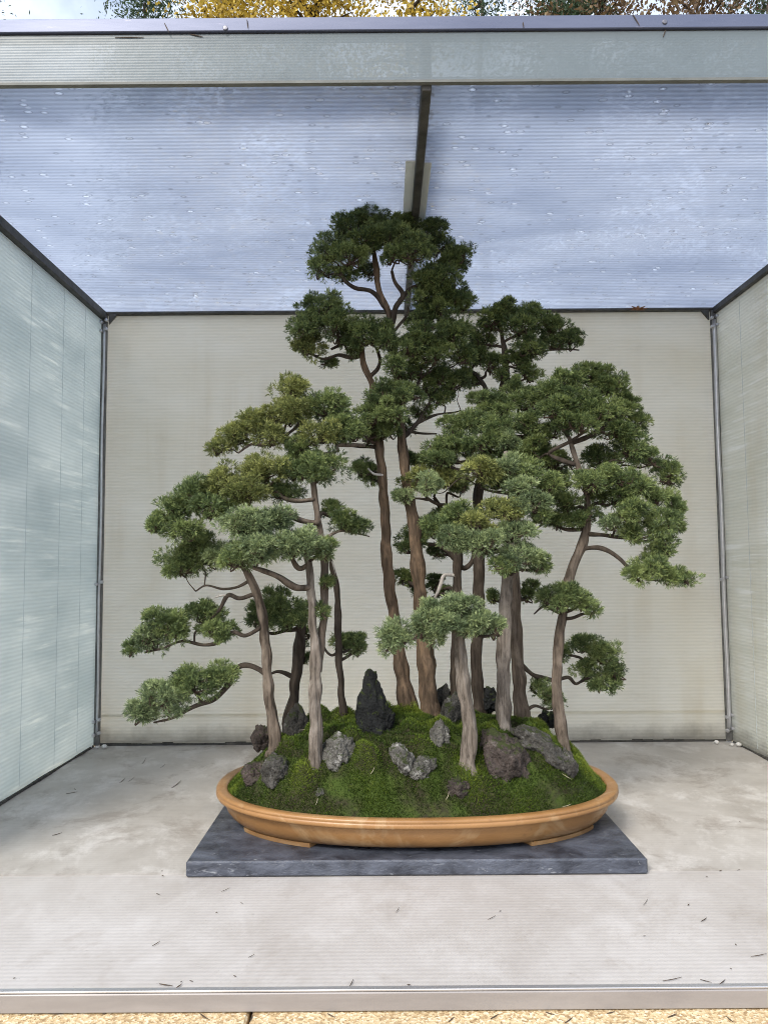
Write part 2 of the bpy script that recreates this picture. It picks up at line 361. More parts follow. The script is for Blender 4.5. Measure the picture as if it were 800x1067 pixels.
def rockm(name, c0, c1, c2, th=.58):
    m, nt, out = mat(name); v = pos(nt)
    n1 = noise(nt, v, 26, 8, .72, .5); n2 = noise(nt, v, 110, 6, .75); n3 = noise(nt, v, 30, 8, .75, .8)
    vo = N(nt, 'ShaderNodeTexVoronoi'); vo.inputs['Scale'].default_value = 130; nt.links.new(v, vo.inputs['Vector'])
    col = mixc(nt, ramp(nt, n1, [(.35, 0.0), (.65, 1.0)]), c0, c1)
    col = mixc(nt, ramp(nt, n3, [(th, 0.0), (th + .1, .9)]), col, c2)
    col = mixc(nt, ramp(nt, n2, [(.56, 0.0), (.7, .8)]), col, tuple(c * .3 for c in c0))
    g = N(nt, 'ShaderNodeNewGeometry'); sp = N(nt, 'ShaderNodeSeparateXYZ'); nt.links.new(g.outputs['Normal'], sp.inputs[0])
    n4 = noise(nt, v, 34, 6, .7, .6)
    up = math_(nt, 'ADD', math_(nt, 'MULTIPLY', sp.outputs[2], .16), n4)
    col = mixc(nt, ramp(nt, up, [(.60, 0.0), (.68, .85)]), col, (.040, .055, .014))
    principled(nt, out, col, .9, bump(nt, vo.outputs['Distance'], .7, .005, bump(nt, n2, 1.0, .008)), 0, .25); return m
M['rock_black'] = rockm('black_lava', (.008, .009, .010), (.022, .024, .024), (.028, .036, .022))
M['rock_grey'] = rockm('grey_rock', (.042, .040, .035), (.115, .11, .10), (.25, .245, .23), .56)
M['rock_white'] = rockm('lichened_rock', (.070, .068, .060), (.165, .16, .145), (.40, .395, .37), .54)
M['rock_brown'] = rockm('purple_brown_lava', (.036, .029, .026), (.11, .088, .078), (.19, .165, .15), .57)
M['dry'] = simple_mat('dry_brown_leaf', (.16, .07, .03), (.30, .14, .06), 60, .8, .3, .001)
M['needle'] = simple_mat('dark_dry_needle', (.035, .025, .02), (.10, .07, .045), 60, .8, .2, .001)
M['straw'] = simple_mat('pale_dry_stalk', (.35, .30, .20), (.50, .45, .33), 60, .8, .2, .001)

# ------------------------------------------------------------------ ground and ledge
D = 3.0
LEDGE_Z = -.034
def gridsheet(name, x0, x1, y0, y1, z, m, n=8):
    V = [(x0 + (x1 - x0) * i / n, y0 + (y1 - y0) * j / n, z) for j in range(n + 1) for i in range(n + 1)]
    F = [(j * (n + 1) + i, j * (n + 1) + i + 1, (j + 1) * (n + 1) + i + 1, (j + 1) * (n + 1) + i) for j in range(n) for i in range(n)]
    return stt(link(name, V, F, m))
gridsheet('ground', -600, 600, -600, 600, -.86, M['ground'])
jx = PZ(260, 1058, LEDGE_Z).x
b = MB(); b.box(-5, jx - .0025, 1.02, 3.25, -.87, LEDGE_Z, .004)
o = b.build('concrete_ledge', M['plinth'], None, (-2, 2, -.87)); tag(o, 'buff aggregate concrete ledge under the shelter, left of the joint line', 'ledge')
b = MB(); b.box(jx + .0025, 5, 1.02, 3.25, -.87, LEDGE_Z, .004)
o = b.build('concrete_ledge', M['plinth'], None, (2, 2, -.87)); tag(o, 'buff aggregate concrete ledge under the shelter, right of the joint line', 'ledge')

# ------------------------------------------------------------------ display shelter
YF = PZ(400, 1030, 0).y
XL = PY(104, 550, D).x; XR = PY(752, 550, D).x
ZR = PY(425, 324, D).z
fz0 = ZR; YR = PZ(400, 83.5, ZR).y
shelter = thing('display_shelter', 'open fronted bonsai shelter of ribbed translucent plastic sheets on a metal frame', 'shelter', (0.1, 2.2, 0))
def part(name, m, fn, par=shelter, smooth=False):
    b = MB(); fn(b); return b.build(name, m, par, None, smooth)
YS = PZ(150, 911, 0).y
part('floor_panel', M['floor_back'], lambda b: b.box(XL + .002, XR - .002, YS + .0012, D - .0005, -.018, 0))['label'] = 'grimy back floor sheet'
part('floor_panel', M['floor_front'], lambda b: b.box(XL + .002, XR - .002, YF + .008, YS, -.018, -.0012))['label'] = 'pale ribbed front floor sheet'
part('back_panel', M['wall_back'], lambda b: b.box(XL + .016, XR - .016, D, D + .012, -.016, ZR - .012))
part('side_panel', M['wall_left'], lambda b: b.box(XL - .012, XL, 1.60, D - .02, .006, ZR - .012))['label'] = 'bluish side sheet on the left'
part('side_panel', M['wall_right'], lambda b: b.box(XR, XR + .012, 1.60, D - .02, .006, ZR - .012))['label'] = 'cream side sheet on the right'
xm = PY(443, 120, YR + .06).x
part('roof_panel', M['roof'], lambda b: b.box(XL - .05, xm - .011, YR + .006, D + .03, ZR, ZR + .010))
part('roof_panel', M['roof'], lambda b: b.box(xm + .011, XR + .05, YR + .006, D + .03, ZR, ZR + .010))
part('rafter', M['dark_metal'], lambda b: b.box(xm - .0105, xm + .0105, YR + .0025, D + .02, ZR - .022, ZR + .10, .002))
FT = PY(400, 36.5, YR).z; RT = PY(400, 17, YR - .012).z
part('fascia', M['fascia'], lambda b: b.box(-2.2, 2.4, YR - .006, YR + .002, ZR - .004, FT))
part('fascia_lip', M['dark_lip'], lambda b: b.box(-2.2, 2.4, YR - .008, YR + .004, ZR - .010, ZR - .0045))
rail = part('top_rail', M['rail'], lambda b: b.box(-2.2, 2.4, YR - .012, YR + .03, FT + .003, RT, .0015))
part('rail_gap', M['grime_gap'], lambda b: b.box(-2.2, 2.4, YR - .004, YR + .010, FT - .001, FT + .0028))  # dark strip filling the slot, the gap's shade put into its colour
def screw(px, py):
    c = PY(px, py, YR - .012); n = 14; V = []; F = []
    prof = [(.0, -.0005), (.0052, -.0005), (.0052, .0018), (.0042, .0026), (.0, .0028)]
    for r, h in prof:
        for i in range(n):
            a = 2 * math.pi * i / n; V.append((c.x + r * math.cos(a), c.y - h, c.z + r * math.sin(a)))
    for k in range(len(prof) - 1):
        for i in range(n): F.append((k * n + i, k * n + (i + 1) % n, (k + 1) * n + (i + 1) % n, (k + 1) * n + i))
    s = link('screw', V, F, M['screw'], rail)
    b = MB(); b.box(c.x - .0042, c.x + .0042, c.y - .0032, c.y - .0029, c.z - .0005, c.z + .0005); 
screw(235, 29.5); screw(692, 23)
# front edge angle of the shelf
def front(b):
    b.box(-2.2, 2.4, YF - .006, YF + .003, LEDGE_Z + .002, -.003, .0015)
def front_lip(b): b.box(-2.2, 2.4, YF - .005, YF + .006, -.0022, .0012, .0008)
part('front_rail', M['mauve_alu'], front)
part('front_lip', M['alu'], front_lip)
# back bottom channel, sill strip, back top beam, side beams
part('back_sill', M['wall_back'], lambda b: b.box(XL + .02, XR - .02, D - .004, D - .001, PY(600, 743.5, D).z, PY(600, 741, D).z))
def groove(b):
    n = 60; xs = np.linspace(XL + .02, XR - .02, n + 1)
    for i in range(n):
        h = .007 + .008 * abs(mnoise.noise(Vector((xs[i] * 3.3, 2, 1)))) + .010 * max(0, mnoise.noise(Vector((xs[i] * 11, 4, 1))))
        b.box(xs[i], xs[i + 1] - .0002, D - .0105, D - .0065, .0005, h)
part('grime_line', M['grime_gap'], groove)
part('back_beam', M['dark_metal'], lambda b: b.box(XL - .02, XR + .02, D - .022, D + .012, ZR - .011, ZR - .0015, .002))
part('side_beam', M['dark_metal'], lambda b: b.box(XL - .014, XL + .020, 1.60, D - .024, ZR - .034, ZR - .0015, .003))
part('side_beam', M['dark_metal'], lambda b: b.box(XR - .016, XR + .014, 1.60, D - .024, ZR - .026, ZR - .0015, .003))
def baseline(b, X, s):
    n = 40; ys = np.linspace(1.62, D - .03, n + 1)
    for i in range(n):
        w = .004 + .007 * max(0, mnoise.noise(Vector((ys[i] * 5, X, 3))) + .3)
        b.box(*sorted((X + s * .0005, X + s * w)), ys[i], ys[i + 1] - .0002, .0005, .004 + w * .6)
part('grime_line', M['grime_gap'], lambda b: baseline(b, XL, 1))
part('grime_line', M['grime_gap'], lambda b: baseline(b, XR, -1))
# corner posts: dark channel with a bright tube, brackets and bolts
def corner(X, s, tube_r):
    b = MB(); b.box(*sorted((X + s * .001, X + s * .022)), D - .026, D - .0065, .004, ZR - .013, .003)
    post = b.build('corner_post', M['post_grey'], shelter)
    x = X + s * .016; y = D - .032
    pth = smooth_path([(x + .0015 * math.sin(k * 1.7), y, .045 + (ZR - .10) * k / 9, tube_r) for k in range(10)], 3)
    V, F = tube(pth, 10); link('conduit', V, F, M['alu'], post, smooth=True)
    for z in (.05, .10, .62, ZR - .08, ZR - .045):
        for dx in (-.010, .010):
            bb = MB(); bb.box(x + dx - .006, x + dx + .006, y - .014, y + .004, z - .006 + dx * .4, z + .006 + dx * .4, .003); bb.build('bracket_bolt', M['alu'], post)
corner(XL, 1, .0045); corner(XR, -1, .0075)
for sx, X in ((1, XL), (-1, XR)):
    bb = MB(); V = [(X + sx * .03, D - .024, ZR - .012), (X + sx * .062, D - .024, ZR - .012), (X + sx * .03, D - .024, ZR - .052)]
    V = V + [(v[0], D - .0135, v[2]) for v in V]; bb.add(V, [(0, 1, 2), (5, 4, 3), (0, 3, 4, 1), (1, 4, 5, 2), (2, 5, 3, 0)])
    bb.build('corner_grime', M['dark_metal'], shelter)  # dark wedge added to stand in for grime in the top corner
# frosted splice plates beside the rafter
p0 = PZ(441, 168, ZR - .004); 
part('splice_plate', M['wall_right'], lambda b: b.box(xm - .035, xm - .0112, p0.y, p0.y + .5, ZR - .006, ZR - .002))
part('splice_plate', M['wall_right'], lambda b: b.box(xm + .0112, xm + .030, p0.y + .01, p0.y + .5, ZR - .006, ZR - .002))

# seams in the side sheets
def seam(px, X, s_):
    d = ray(px, 590); Y = X / d.x * d.y
    part('panel_seam', M['seam'], lambda b: b.box(*sorted((X + s_ * .0003, X + s_ * .0012)), Y - .0005, Y + .0005, .02, ZR - .04))
for px in (26, 61, 84): seam(px, XL, 1)
seam(781, XR, -1)
# ------------------------------------------------------------------ slate slab
pl = PZ(194, 897.5, .034); pr = PZ(675, 895, .034)
SY0 = (pl.y + pr.y) / 2
b = MB(); b.box(pl.x, pr.x, SY0, SY0 + .70, 0.0005, .034, .0035)
o = b.build('slate_slab', M['slate'], None, ((pl.x + pr.x) / 2, SY0 + .35, 0)); tag(o, 'dark blue grey scuffed stone slab lying under the oval tray', 'slab')

# ------------------------------------------------------------------ pot
PCX, PCY, PA, PB, RIM = .079, 2.068, .516, .338, .119
pot = thing('bonsai_tray', 'wide shallow oval ochre glazed tray holding the miniature forest', 'tray', (PCX, PCY, .034))
def oval(a, b_, z, n=160, e=2.25):
    out_ = []
    for i in range(n):
        t = 2 * math.pi * i / n; c, s = math.cos(t), math.sin(t)
        out_.append((PCX + a * math.copysign(abs(c) ** (2 / e), c), PCY + b_ * math.copysign(abs(s) ** (2 / e), s), z))
    return out_
def loft(rings):
    n = len(rings[0]); V = [v for r in rings for v in r]; F = []
    for k in range(len(rings) - 1):
        for i in range(n): F.append((k * n + i, k * n + (i + 1) % n, (k + 1) * n + (i + 1) % n, (k + 1) * n + i))
    return V, F
prof = [(-.12, .0425), (-.055, .0425), (-.045, .046), (-.036, .054), (-.027, .066), (-.021, .080), (-.0175, .092), (-.016, .0955), (-.008, .0965), (-.004, .0985)]
V, F = loft([oval(PA + d, PB + d, z) for d, z in prof]); F.append(tuple(range(159, -1, -1)))
link('body', V, F, M['pot'], pot, smooth=True)
prof = [(-.006, .0980), (-.002, .0988), (0, .1020), (.001, .1075), (-.0005, .1095), (-.0015, .1105), (.0005, .1125), (.0, .1165), (-.003, .1192), (-.009, .1200), (-.020, .1188), (-.026, .1175), (-.029, .112), (-.030, .090)]
V, F = loft([oval(PA + d, PB + d, z) for d, z in prof]); link('rim', V, F, M['pot'], pot, smooth=True)
for a0, a1 in ((207, 240), (300, 333), (27, 60), (120, 153)):
    n = 16; V = []; F = []
    for i in range(n + 1):
        t = R(a0 + (a1 - a0) * i / n); c, s = math.cos(t), math.sin(t); e = 2 / 2.25
        for d, z in ((-.046, .0345), (-.044, .0440), (-.085, .0440), (-.085, .0345)):
            V.append((PCX + (PA + d) * math.copysign(abs(c) ** e, c), PCY + (PB + d) * math.copysign(abs(s) ** e, s), z))
    for i in range(n):
        for k in range(4): F.append((i * 4 + k, i * 4 + (k + 1) % 4, (i + 1) * 4 + (k + 1) % 4, (i + 1) * 4 + k))
    F += [(3, 2, 1, 0), tuple(n * 4 + k for k in range(4))]
    link('foot', V, F, M['pot'], pot)

# ------------------------------------------------------------------ moss mound
MH = .180
def hill(x, y):
    u = abs(x - PCX) / (PA - .028); v = abs(y - PCY) / (PB - .028)
    rr = (u ** 2.25 + v ** 2.25) ** (1 / 2.25)
    if rr >= 1: return RIM - .012
    s = max(0.0, 1 - (u ** 4.2 + v ** 2.9))
    base = RIM - .010 + MH * s ** .92 * (1 - math.exp(-(1 - rr) / .085))
    q = min(1, (1 - rr) * 6)
    n1 = mnoise.noise(Vector((x * 9, y * 9, 1.3))); n2 = mnoise.noise(Vector((x * 24, y * 24, 5.3)))
    wd, wp = mnoise.voronoi(Vector((x * 13 + .3 * n2, y * 13, 2.2)))
    return base + q * (.018 * n1 + .010 * abs(n2) + .075 * max(0, .55 - wd[0]) - .026 + .006 * mnoise.noise(Vector((x * 60, y * 60, 2))))
def ground_hit(px, py):
    d = ray(px, py); t = 1.55
    while t < 2.55:
        p = CAM + d * t
        if p.z <= hill(p.x, p.y) and p.z > RIM - .02: return p
        t += .002
    p = CAM + d * (2.2 / d.y); return p
V = []; F = []; NR, NA = 90, 260
for i in range(NR + 1):
    rr = i / NR
    for j in range(NA):
        t = 2 * math.pi * j / NA; c, s_ = math.cos(t), math.sin(t); e = 2 / 2.25
        x = PCX + (PA - .028) * rr * math.copysign(abs(c) ** e, c); y = PCY + (PB - .028) * rr * math.copysign(abs(s_) ** e, s_)
        V.append((x, y, hill(x, y)))
for i in range(NR):
    for j in range(NA):
        k = (j + 1) % NA; F.append((i * NA + j, (i + 1) * NA + j, (i + 1) * NA + k, i * NA + k))
moundV, moundF = V, F

# needles: diamonds with a base, two shoulders and a tip
def needles(P, Dr, L, Wd, vary):
    n = len(P); Dr = Dr / (np.linalg.norm(Dr, axis=1)[:, None] + 1e-9)
    A = np.cross(Dr, rng.normal(size=(n, 3))); A /= np.linalg.norm(A, axis=1)[:, None] + 1e-9
    V = np.empty((n, 4, 3)); V[:, 0] = P; mid = P + Dr * (L * .55)[:, None]
    V[:, 1] = mid + A * (Wd / 2)[:, None]; V[:, 2] = P + Dr * L[:, None]; V[:, 3] = mid - A * (Wd / 2)[:, None]
    F = np.arange(n * 4).reshape(n, 4)
    v = np.empty((n, 4)); v[:, 0] = vary - .22; v[:, 1] = vary; v[:, 2] = vary + .22; v[:, 3] = vary  # pale growing tips, plus lit-tip and dark-interior contrast put into the colour
    return V.reshape(-1, 3), F, np.clip(v, 0, 1).ravel()
def set_vary(o, v):
    a = o.data.attributes.new('vary', 'FLOAT', 'POINT'); a.data.foreach_set('value', np.asarray(v, dtype=np.float32))

# ------------------------------------------------------------------ rocks
def ico(sub):
    import bmesh
    bm = bmesh.new(); bmesh.ops.create_icosphere(bm, subdivisions=sub, radius=1.0)
    V = [v.co.copy() for v in bm.verts]; F = [tuple(v.index for v in f.verts) for f in bm.faces]; bm.free(); return V, F
ICO = ico(5)
rock_xy = []
def rock(px, py, rx, ry, mk, label, name='rock', seed=0, rough=.42, lean=0.0, peak=0.0, depth=None, base_py=None, prof=None):
    g = ground_hit(px, base_py if base_py else py + ry * .75)
    Y = depth if depth else g.y + rx * .0014
    ry *= 1.14; c = PY(px, py + ry * .13, Y); k = Y / FOC; a, cz = rx * .95 * k, ry * k; bb = .5 * (a + min(a, cz))
    V = []
    for v in ICO[0]:
        q = v * 1.25 + Vector((seed * 3.1, seed * 1.7, seed))
        f = 1 + rough * (mnoise.noise(q * 1.1) * .8 + .5 * mnoise.noise(q * 2.6) + .25 * (1 - abs(mnoise.noise(q * 5.1)) * 2) * .6 + .20 * mnoise.noise(q * 11) + .15 * mnoise.noise(q * 23))
        p = v * f
        # flatten some facets
        cell = mnoise.cell_vector(q * .9); p = p + (Vector(cell) - Vector((.5, .5, .5))) * .0
        if prof is not None:
            h = math.sqrt(max(0.0, 1 - v.z * v.z)); w = np.interp(v.z, prof[0], prof[1]) / (h + .03)
            p.x = p.x * w + np.interp(v.z, prof[0], prof[2]); p.y *= w
        if peak: p.x *= 1 - peak * max(-.4, p.z); p.y *= 1 - peak * max(-.4, p.z)
        V.append((c.x + a * p.x + lean * cz * p.z, c.y + bb * p.y, c.z + cz * p.z))
    o = link(name, V, ICO[1], M[mk], None, (c.x, c.y, c.z - cz), True)
    tag(o, label, 'rock', 'rocks set in the moss'); rock_xy.append((c.x, c.y, a * .8)); return o
rock(389, 737, 24, 33, 'rock_black', 'tall black lava rock peak standing at the back of the moss', seed=3, rough=.30, base_py=762, prof=([-1, -.75, -.4, -.1, .25, .6, .8, .92, 1], [.85, .95, .92, .80, .66, .50, .34, .33, .28], [.08, .06, .02, 0, -.08, -.12, -.16, -.12, -.12]))
rock(398, 748, 13, 15, 'rock_black', 'low black lava lump at the foot of the tall black peak', seed=5, base_py=762)
rock(309, 751, 12, 16, 'rock_grey', 'pointed grey rock with pale tip between two left trunks', seed=8, peak=.35, base_py=764)
rock(272, 768, 9, 11, 'rock_brown', 'small dark stone behind the far left trunk', seed=9)
rock(266, 805, 14, 10, 'rock_brown', 'rounded dark stone at the left end of the moss', seed=12)
rock(288, 803, 15, 15, 'rock_grey', 'cracked grey stone beside the rounded dark stone on left', seed=13)
rock(353, 785, 17, 17, 'rock_white', 'pale grey split rock right of the pale left trunk', seed=15, base_py=796)
rock(421, 793, 11, 16, 'rock_white', 'upright whitish stone at the front centre of the moss', seed=18, lean=-.25)
rock(438, 801, 14, 11, 'rock_white', 'low whitish stone leaning against the upright front stone', seed=19, lean=.3)
rock(458, 766, 10, 14, 'rock_white', 'white capped small stone left of the front middle trunk', seed=21, peak=.3)
rock(470, 740, 11, 20, 'rock_grey', 'tall mossy grey stone just behind the front middle trunk', seed=22, lean=.3)
rock(462, 727, 7, 12, 'rock_grey', 'narrow upright grey stone behind the thickest trunk', seed=24, base_py=735)
rock(526, 791, 25, 26, 'rock_brown', 'large pitted purple brown rock right of the front middle trunk', seed=27, lean=-.25, rough=.35, base_py=806)
rock(478, 820, 14, 10, 'rock_brown', 'small crumbly brown lump in the moss near the front rim', seed=29)
rock(510, 729, 10, 11, 'rock_black', 'dark stone at the back between two right trunks', seed=31)
rock(557, 770, 17, 13, 'rock_grey', 'long weathered grey rock sloping down towards the right trunk', seed=33, lean=-.9)
rock(573, 785, 14, 15, 'rock_grey', 'lower grey block of the sloping rock by the right trunk', seed=34, lean=-.5)
rock(589, 797, 11, 13, 'rock_grey', 'rough grey stone at the foot of the far right trunk', seed=36)
rock(571, 749, 11, 7, 'rock_black', 'small flat dark stone behind the far right trunk', seed=38)
rock(333, 826, 5, 4, 'rock_white', 'tiny white stone near the left front rim', seed=40)

# moss carpet: soil surface plus very many fine shoots, one object
mv = np.array(moundV)
n = 170000
tri = np.array([(f[0], f[1], f[2]) for f in moundF] + [(f[0], f[2], f[3]) for f in moundF])
A_, B_, C_ = mv[tri[:, 0]], mv[tri[:, 1]], mv[tri[:, 2]]
ar = np.linalg.norm(np.cross(B_ - A_, C_ - A_), axis=1); ci = rng.choice(len(tri), n, p=ar / ar.sum())
r1, r2 = rng.random(n), rng.random(n); fl = r1 + r2 > 1; r1[fl] = 1 - r1[fl]; r2[fl] = 1 - r2[fl]
P = A_[ci] + (B_ - A_)[ci] * r1[:, None] + (C_ - A_)[ci] * r2[:, None]
nr = np.cross(B_ - A_, C_ - A_)[ci]; nr /= np.linalg.norm(nr, axis=1)[:, None]
den = np.array([.6 * mnoise.noise(Vector((p[0] * 13, p[1] * 13, 7))) + 1.1 * (.42 - mnoise.voronoi(Vector((p[0] * 13, p[1] * 13, 2.2)))[0][0]) for p in P])
tall = np.array([mnoise.noise(Vector((p[0] * 5, p[1] * 5, 3))) for p in P])
keep = den + rng.normal(size=n) * .12 > -.40
P, nr, den, tall = P[keep], nr[keep], den[keep], tall[keep]; n = len(P)
Dr = nr + np.array((0, 0, .35)) + rng.normal(size=(n, 3)) * .45
L = .0055 + .0045 * rng.random(n) + .008 * np.clip(tall + .15, 0, 1)
va = np.clip(.44 + .95 * den + .45 * tall + rng.normal(size=n) * .17, 0, 1)  # cushion tops paler, hollows darker: relief shading put into the shoot colour
NV, NF, nvv = needles(P - nr * .001, Dr, L, np.full(n, .0013), va)
allV = np.vstack([mv, NV]); allF = np.vstack([np.array(moundF), NF + len(mv)])
o = link('moss', allV, allF, [M['soil'], M['moss']], None, (PCX, PCY, RIM), False, np.r_[np.zeros(len(moundF)), np.ones(len(NF))])
set_vary(o, np.r_[np.full(len(mv), .4), nvv])
tag(o, 'green moss mound filling the oval tray', 'moss', kind='stuff')

# ------------------------------------------------------------------ bonsai trees
def pad(tree, cx, cy, rx, ry, Y, tilt, lm, anchor, dens=1.0):
    rx *= 1.10; ry *= 1.13; k = Y / FOC
    Cc = np.array(PY(cx, cy, Y)); a, c = rx * .95 * k, ry * k; b_ = .5 * a + .5 * c + .008
    area = rx * ry * math.pi
    # lumps: small domes packed through the pad
    nl = max(5, int(area / 62)); ct, st_ = math.cos(tilt), math.sin(tilt)
    q = rng.normal(size=(nl, 3)); q /= np.linalg.norm(q, axis=1)[:, None]; q *= (rng.random(nl) ** (1 / 2.4))[:, None] * .80
    q[:, 2] = q[:, 2] * .85 + .08 - .25 * (q[:, 0] ** 2 + q[:, 1] ** 2)
    lx, ly, lz = q[:, 0] * a, q[:, 1] * b_, q[:, 2] * c
    LC = np.stack([Cc[0] + lx * ct - lz * st_, Cc[1] + ly, Cc[2] + lx * st_ + lz * ct], 1)
    lr = (.008 + .016 * rng.random(nl) ** 1.5) * (1.0 if min(rx, ry) > 13 else .8)
    lv = rng.normal(size=nl) * .17  # tone spread per lump, foliage highlights put into the colour
    nt_ = int(area * .80 * dens) + 30
    li = rng.integers(0, nl, nt_)
    d = rng.normal(size=(nt_, 3)); d[:, 2] = d[:, 2] * .9 + .35; d /= np.linalg.norm(d, axis=1)[:, None]
    rr = .45 + .55 * rng.random(nt_) ** .6
    P = LC[li] + d * (lr[li] * rr)[:, None] * np.array((1.12, 1.12, .8))
    outw = (P - Cc) / np.array((a, b_, c)); outw /= np.linalg.norm(outw, axis=1)[:, None] + 1e-6
    S = d * .75 + outw * .55 + np.array((0, 0, .30)) + rng.normal(size=(nt_, 3)) * .25
    S /= np.linalg.norm(S, axis=1)[:, None]
    K = 6
    Pn = np.repeat(P, K, 0); Sn = np.repeat(S, K, 0); m_ = len(Pn)
    off = np.tile(np.linspace(0, .006, K), nt_)
    Dn = Sn + rng.normal(size=(m_, 3)) * .42
    Ln = .0065 + .0070 * rng.random(m_); Wn = .0014 + .0009 * rng.random(m_)
    hgt = np.clip((P[:, 2] - Cc[2]) / c, -1, 1)
    vy = np.repeat(.45 + lv[li] + .10 * rr + rng.normal(size=nt_) * .14, K) + rng.normal(size=m_) * .08
    vy = np.where(np.repeat(rng.random(nt_) < .16, K), vy + .30, vy)
    V, F, vv = needles(Pn + Sn * off[:, None], Dn, Ln, Wn, vy)
    # twigs: fine stems from the branch end to the lumps
    TV = []; TF = []; base = len(V)
    A0 = np.array(anchor)
    for i in rng.permutation(nl)[:min(nl, 16)]:
        e = LC[i]; mid = (A0 + e) / 2 + rng.normal(size=3) * .006 + np.array((0, 0, -.18 * c - .002))
        mid2 = A0 * .25 + e * .75 + rng.normal(size=3) * .004 + np.array((0, 0, -.10 * c))
        pth = smooth_path([(*A0, .0030), (*mid, .0021), (*mid2, .0014), (*e, .0007)], 3)
        v_, f_ = tube(pth, 5); bb = len(TV)
        TV += [tuple(x) for x in v_]; TF += [tuple(j + bb for j in f) for f in f_ if len(f) == 4]
    if TV:
        allV = np.vstack([V, np.array(TV)]); allF = np.vstack([F, np.array(TF) + base]); vv = np.r_[vv, np.full(len(TV), .3)]
        mi = np.r_[np.zeros(len(F)), np.ones(len(TF))]
    else: allV, allF, mi = V, F, np.zeros(len(F))
    o = link('foliage_pad', allV, allF, [M[lm], M['twig']], tree, None, False, mi); set_vary(o, vv)
    return o

def pxpath(pts, Y0, dY=None):
    """rows of (px, py, width px[, depth offset]) -> world rows with radius."""
    out_ = []
    for q in pts:
        Y = Y0 + (q[3] if len(q) > 3 else 0); p = PY(q[0], q[1], Y); out_.append((p.x, p.y, p.z, q[2] * .44 * Y / FOC))
    return out_

def bonsai(label, trunk, bk, pads, branches=(), forks=(), Y=None, seedv=0.0, dead=()):
    """trunk rows go from the base upward in photo pixels; everything stands at its own depth on the moss."""
    g = ground_hit(trunk[0][0], trunk[0][1])
    Y0 = Y if Y else g.y + trunk[0][2] * .4 * .0024
    base = PY(trunk[0][0], trunk[0][1], Y0)
    t = thing('juniper_tree', label, 'bonsai tree', base, 'juniper bonsai trees of the forest')
    rows = pxpath(trunk, Y0)
    flare = [(base.x, base.y + .002, base.z - .05, rows[0][3] * 1.5), (base.x, base.y + .001, base.z - .010, rows[0][3] * 1.32)]
    rows[0] = (*rows[0][:3], rows[0][3] * 1.06)
    rows = [flare[0]] + [flare[1]] + [(rows[0][0], rows[0][1], rows[0][2] + .010, rows[0][3])] + rows[1:]
    sp = smooth_path(rows, 9); V, F = tube(sp, 26, .20, seedv + 1.3)
    link('trunk', V, F, M[bk], t, smooth=True)
    skel = [sp[12:]]
    for f in forks:
        fs = smooth_path(pxpath(f, Y0), 8); V, F = tube(fs, 16, .14, seedv + 2.9); link('trunk_fork', V, F, M['bark_mid'], t, smooth=True); skel.append(fs)
    for bpts in branches:
        bs = smooth_path(pxpath(bpts, Y0), 7); V, F = tube(bs, 11, .16, seedv + 4.1); link('branch', V, F, M['bark_dark' if bk != 'bark_pale' else 'bark_mid'], t, smooth=True); skel.append(bs)
    for dpts in dead:
        bs = smooth_path(pxpath(dpts, Y0), 6); V, F = tube(bs, 9, .2, seedv + 5.1); link('dead_branch', V, F, M['deadwood'], t, smooth=True)
    allp = np.vstack(skel)
    for q in pads:
        cx, cy, rx, ry, dY, lm = q[:6]; tilt = R(q[6]) if len(q) > 6 else 0.0
        Yp = Y0 + dY; tgt = np.array(PY(cx, cy + ry * .45, Yp))
        # nearest point of the tree's wood, preferring wood lower than the pad
        dist = np.linalg.norm((allp[:, :3] - tgt) * np.array((1, .8, 1)), axis=1) + np.maximum(0, allp[:, 2] - tgt[2] + .015) * 1.6
        i = int(np.argmin(dist)); s = allp[i]
        dvec = tgt - s[:3]; ln = np.linalg.norm(dvec)
        if ln > .03:
            r0 = min(s[3] * .75, .0035 + .020 * ln); side = np.array((-dvec[2], 0, dvec[0])) / ln
            w = rng.normal() * .10 * ln
            m1 = s[:3] + dvec * .35 + side * w + np.array((0, 0, .10 * ln)); m2 = s[:3] + dvec * .72 - side * w * .6 + np.array((0, 0, -.03 * ln))
            pb = smooth_path([(*s[:3], r0), (*m1, r0 * .85), (*m2, r0 * .65), (*tgt, r0 * .45)], 6)
            V, F = tube(pb, 9, .15, seedv + cx); link('branch', V, F, M['bark_dark'], t, smooth=True)
        pad(t, cx, cy, rx, ry, Yp, -tilt, lm, tgt)
    return t

LD, LM, LL, LY = 'leaf_shaded', 'leaf_mid', 'leaf_lit', 'leaf_yellow'
